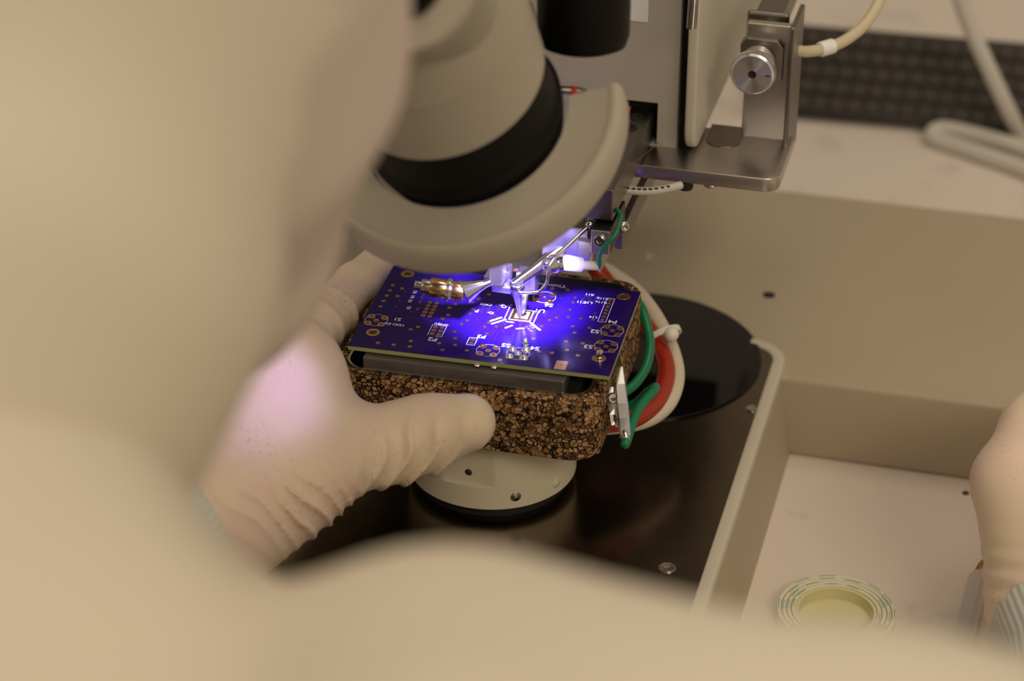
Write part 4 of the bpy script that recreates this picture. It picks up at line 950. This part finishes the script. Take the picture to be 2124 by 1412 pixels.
def hand_fn(P):
    d = union(P, palm, .016)
    d = smin(d, union(P, web, .012), .014)
    d = smin(d, union(P, finger(T_, TR), .008), .010)
    for f in hand_f: d = smin(d, union(P, f, .004), .0045)
    # glove folds: across the thumb, over the thenar, bunching at the index joint
    ax = nrm(T_[4]-T_[2]); t = (P-T_[2])@ax; r = (P-T_[2])-t[..., None]*ax; ang_ = r@UP
    m = np.exp(-((t-.022)/.016)**2)*np.exp(-(np.linalg.norm(r, axis=-1)/.019)**4)*np.clip(.80-ang_/.012, .06, 1)
    d = d-m*.0038*np.maximum(0, np.sin(2*math.pi*(t-.55*ang_)/.0095+1.2*np.sin(ang_*260)))**2*1.0+m*.0004
    ax2 = nrm(Pd(720, 1000, .81)-Pd(540, 1110, .80)); t2 = (P-Pd(520, 1090, .80))@ax2; b2 = (P-Pd(590, 1030, .80))
    m2 = np.exp(-((b2@UP+.004)/.014)**2)*np.exp(-((t2-.018)/.020)**2)
    d = d-m2*.0024*np.maximum(0, np.sin(2*math.pi*(t2+.5*(b2@UP)+.0015*np.sin(b2@RT*300))/.0078))**2
    for c, w_ in ((Pd(703, 645, .866), .0030), (Pd(655, 672, .858), .0022)):
        axi = nrm(Ix[1]-Ix[0]); ti = (P-c)@axi
        d = d-np.exp(-(ti/.0016)**2)*np.exp(-(np.linalg.norm(P-c, axis=-1)/.016)**2)*w_
    ti = (P-Ix[1])@nrm(Ix[2]-Ix[1])
    return d
sdf_obj('glove', hand_fn, (-.150, -.120, -.002), (.012, .110, .105), .0011, M['glove'], person, 1)
# ---- right gloved hand at the edge of the bench
WQ = Pd(2222, 1235, .815)
rt = [(WQ, Pd(2185, 1120, .822), .0255, .020), (Pd(2185, 1120, .822), Pd(2112, 1000, .826), .019, .0150), (Pd(2112, 1000, .826), Pd(2150, 890, .838), .0150, .0115), (Pd(2150, 890, .838), Pd(2190, 815, .850), .0115, .0090)]
rp = []; rf = []
for k, (mx_, my) in enumerate(((2235, 960), (2305, 965), (2370, 985), (2430, 1015))):
    m0 = Pd(mx_, my, .845-.004*k); rp.append((WQ+RT*.004*k, m0, .022, .0125)); L_ = (1, 1.08, 1.0, .82)[k]
    p1_ = m0+(E2*.040+EZ*-.004)*L_; p2_ = p1_+(E2*.018-EZ*.020)*L_; p3_ = p2_+(E2*.006-EZ*.020)*L_
    rf.append(finger([m0, p1_, p2_, p3_], [.0112, .0095, .0083, .0072]))
def rhand_fn(P):
    d = union(P, rp+rt[:1], .016); d = smin(d, union(P, rt, .009), .014)
    for f in rf: d = smin(d, union(P, f, .004), .005)
    b2 = P-WQ; d = d-np.exp(-((b2@UP-.006)/.012)**2)*.0008*np.sin(P@UP*900)
    return d
sdf_obj('glove', rhand_fn, (.13, -.13, -.04), (.31, .17, .11), .0016, M['glove'], person, 2)
# ---- knitted cuffs with ribs
def cuff(p0, p1, r0, r1, name):
    ax = nrm(p1-p0); t = np.array([0, 0, 1.0]); x = nrm(t-ax*(t@ax)); y = np.cross(ax, x); L = np.linalg.norm(p1-p0); n = 240; vs = []; fs = []
    S = [(0, .86), (0, 1.0), (.12, 1.05), (.5, 1.0), (.9, 1.06), (1, 1.02), (1, .88), (.5, .86)]
    for i in range(n):
        a = 2*math.pi*i/n; rib = .0003*math.sin(a*60)
        for t_, q in S: vs.append(p0+ax*(L*t_)+(x*math.cos(a)+y*math.sin(a))*((r0+(r1-r0)*t_)*q+rib))
    m_ = len(S)
    for i in range(n):
        j = (i+1) % n
        for k in range(m_): fs.append((i*m_+k, j*m_+k, j*m_+(k+1) % m_, i*m_+(k+1) % m_))
    g = G(); g.raw(vs, fs, True); o = g.build(name, M['cuff'], person); o['label'] = 'pale blue knitted cuff'; return o
cuff(WQ+nrm(WR-WQ)*.0, WQ+nrm(WR-WQ)*.034, .0290, .034, 'cuff')
cuff(wl+nrm(wl-T_[0])*.004, wl+nrm(wl-T_[0])*.034, .0295, .033, 'cuff')
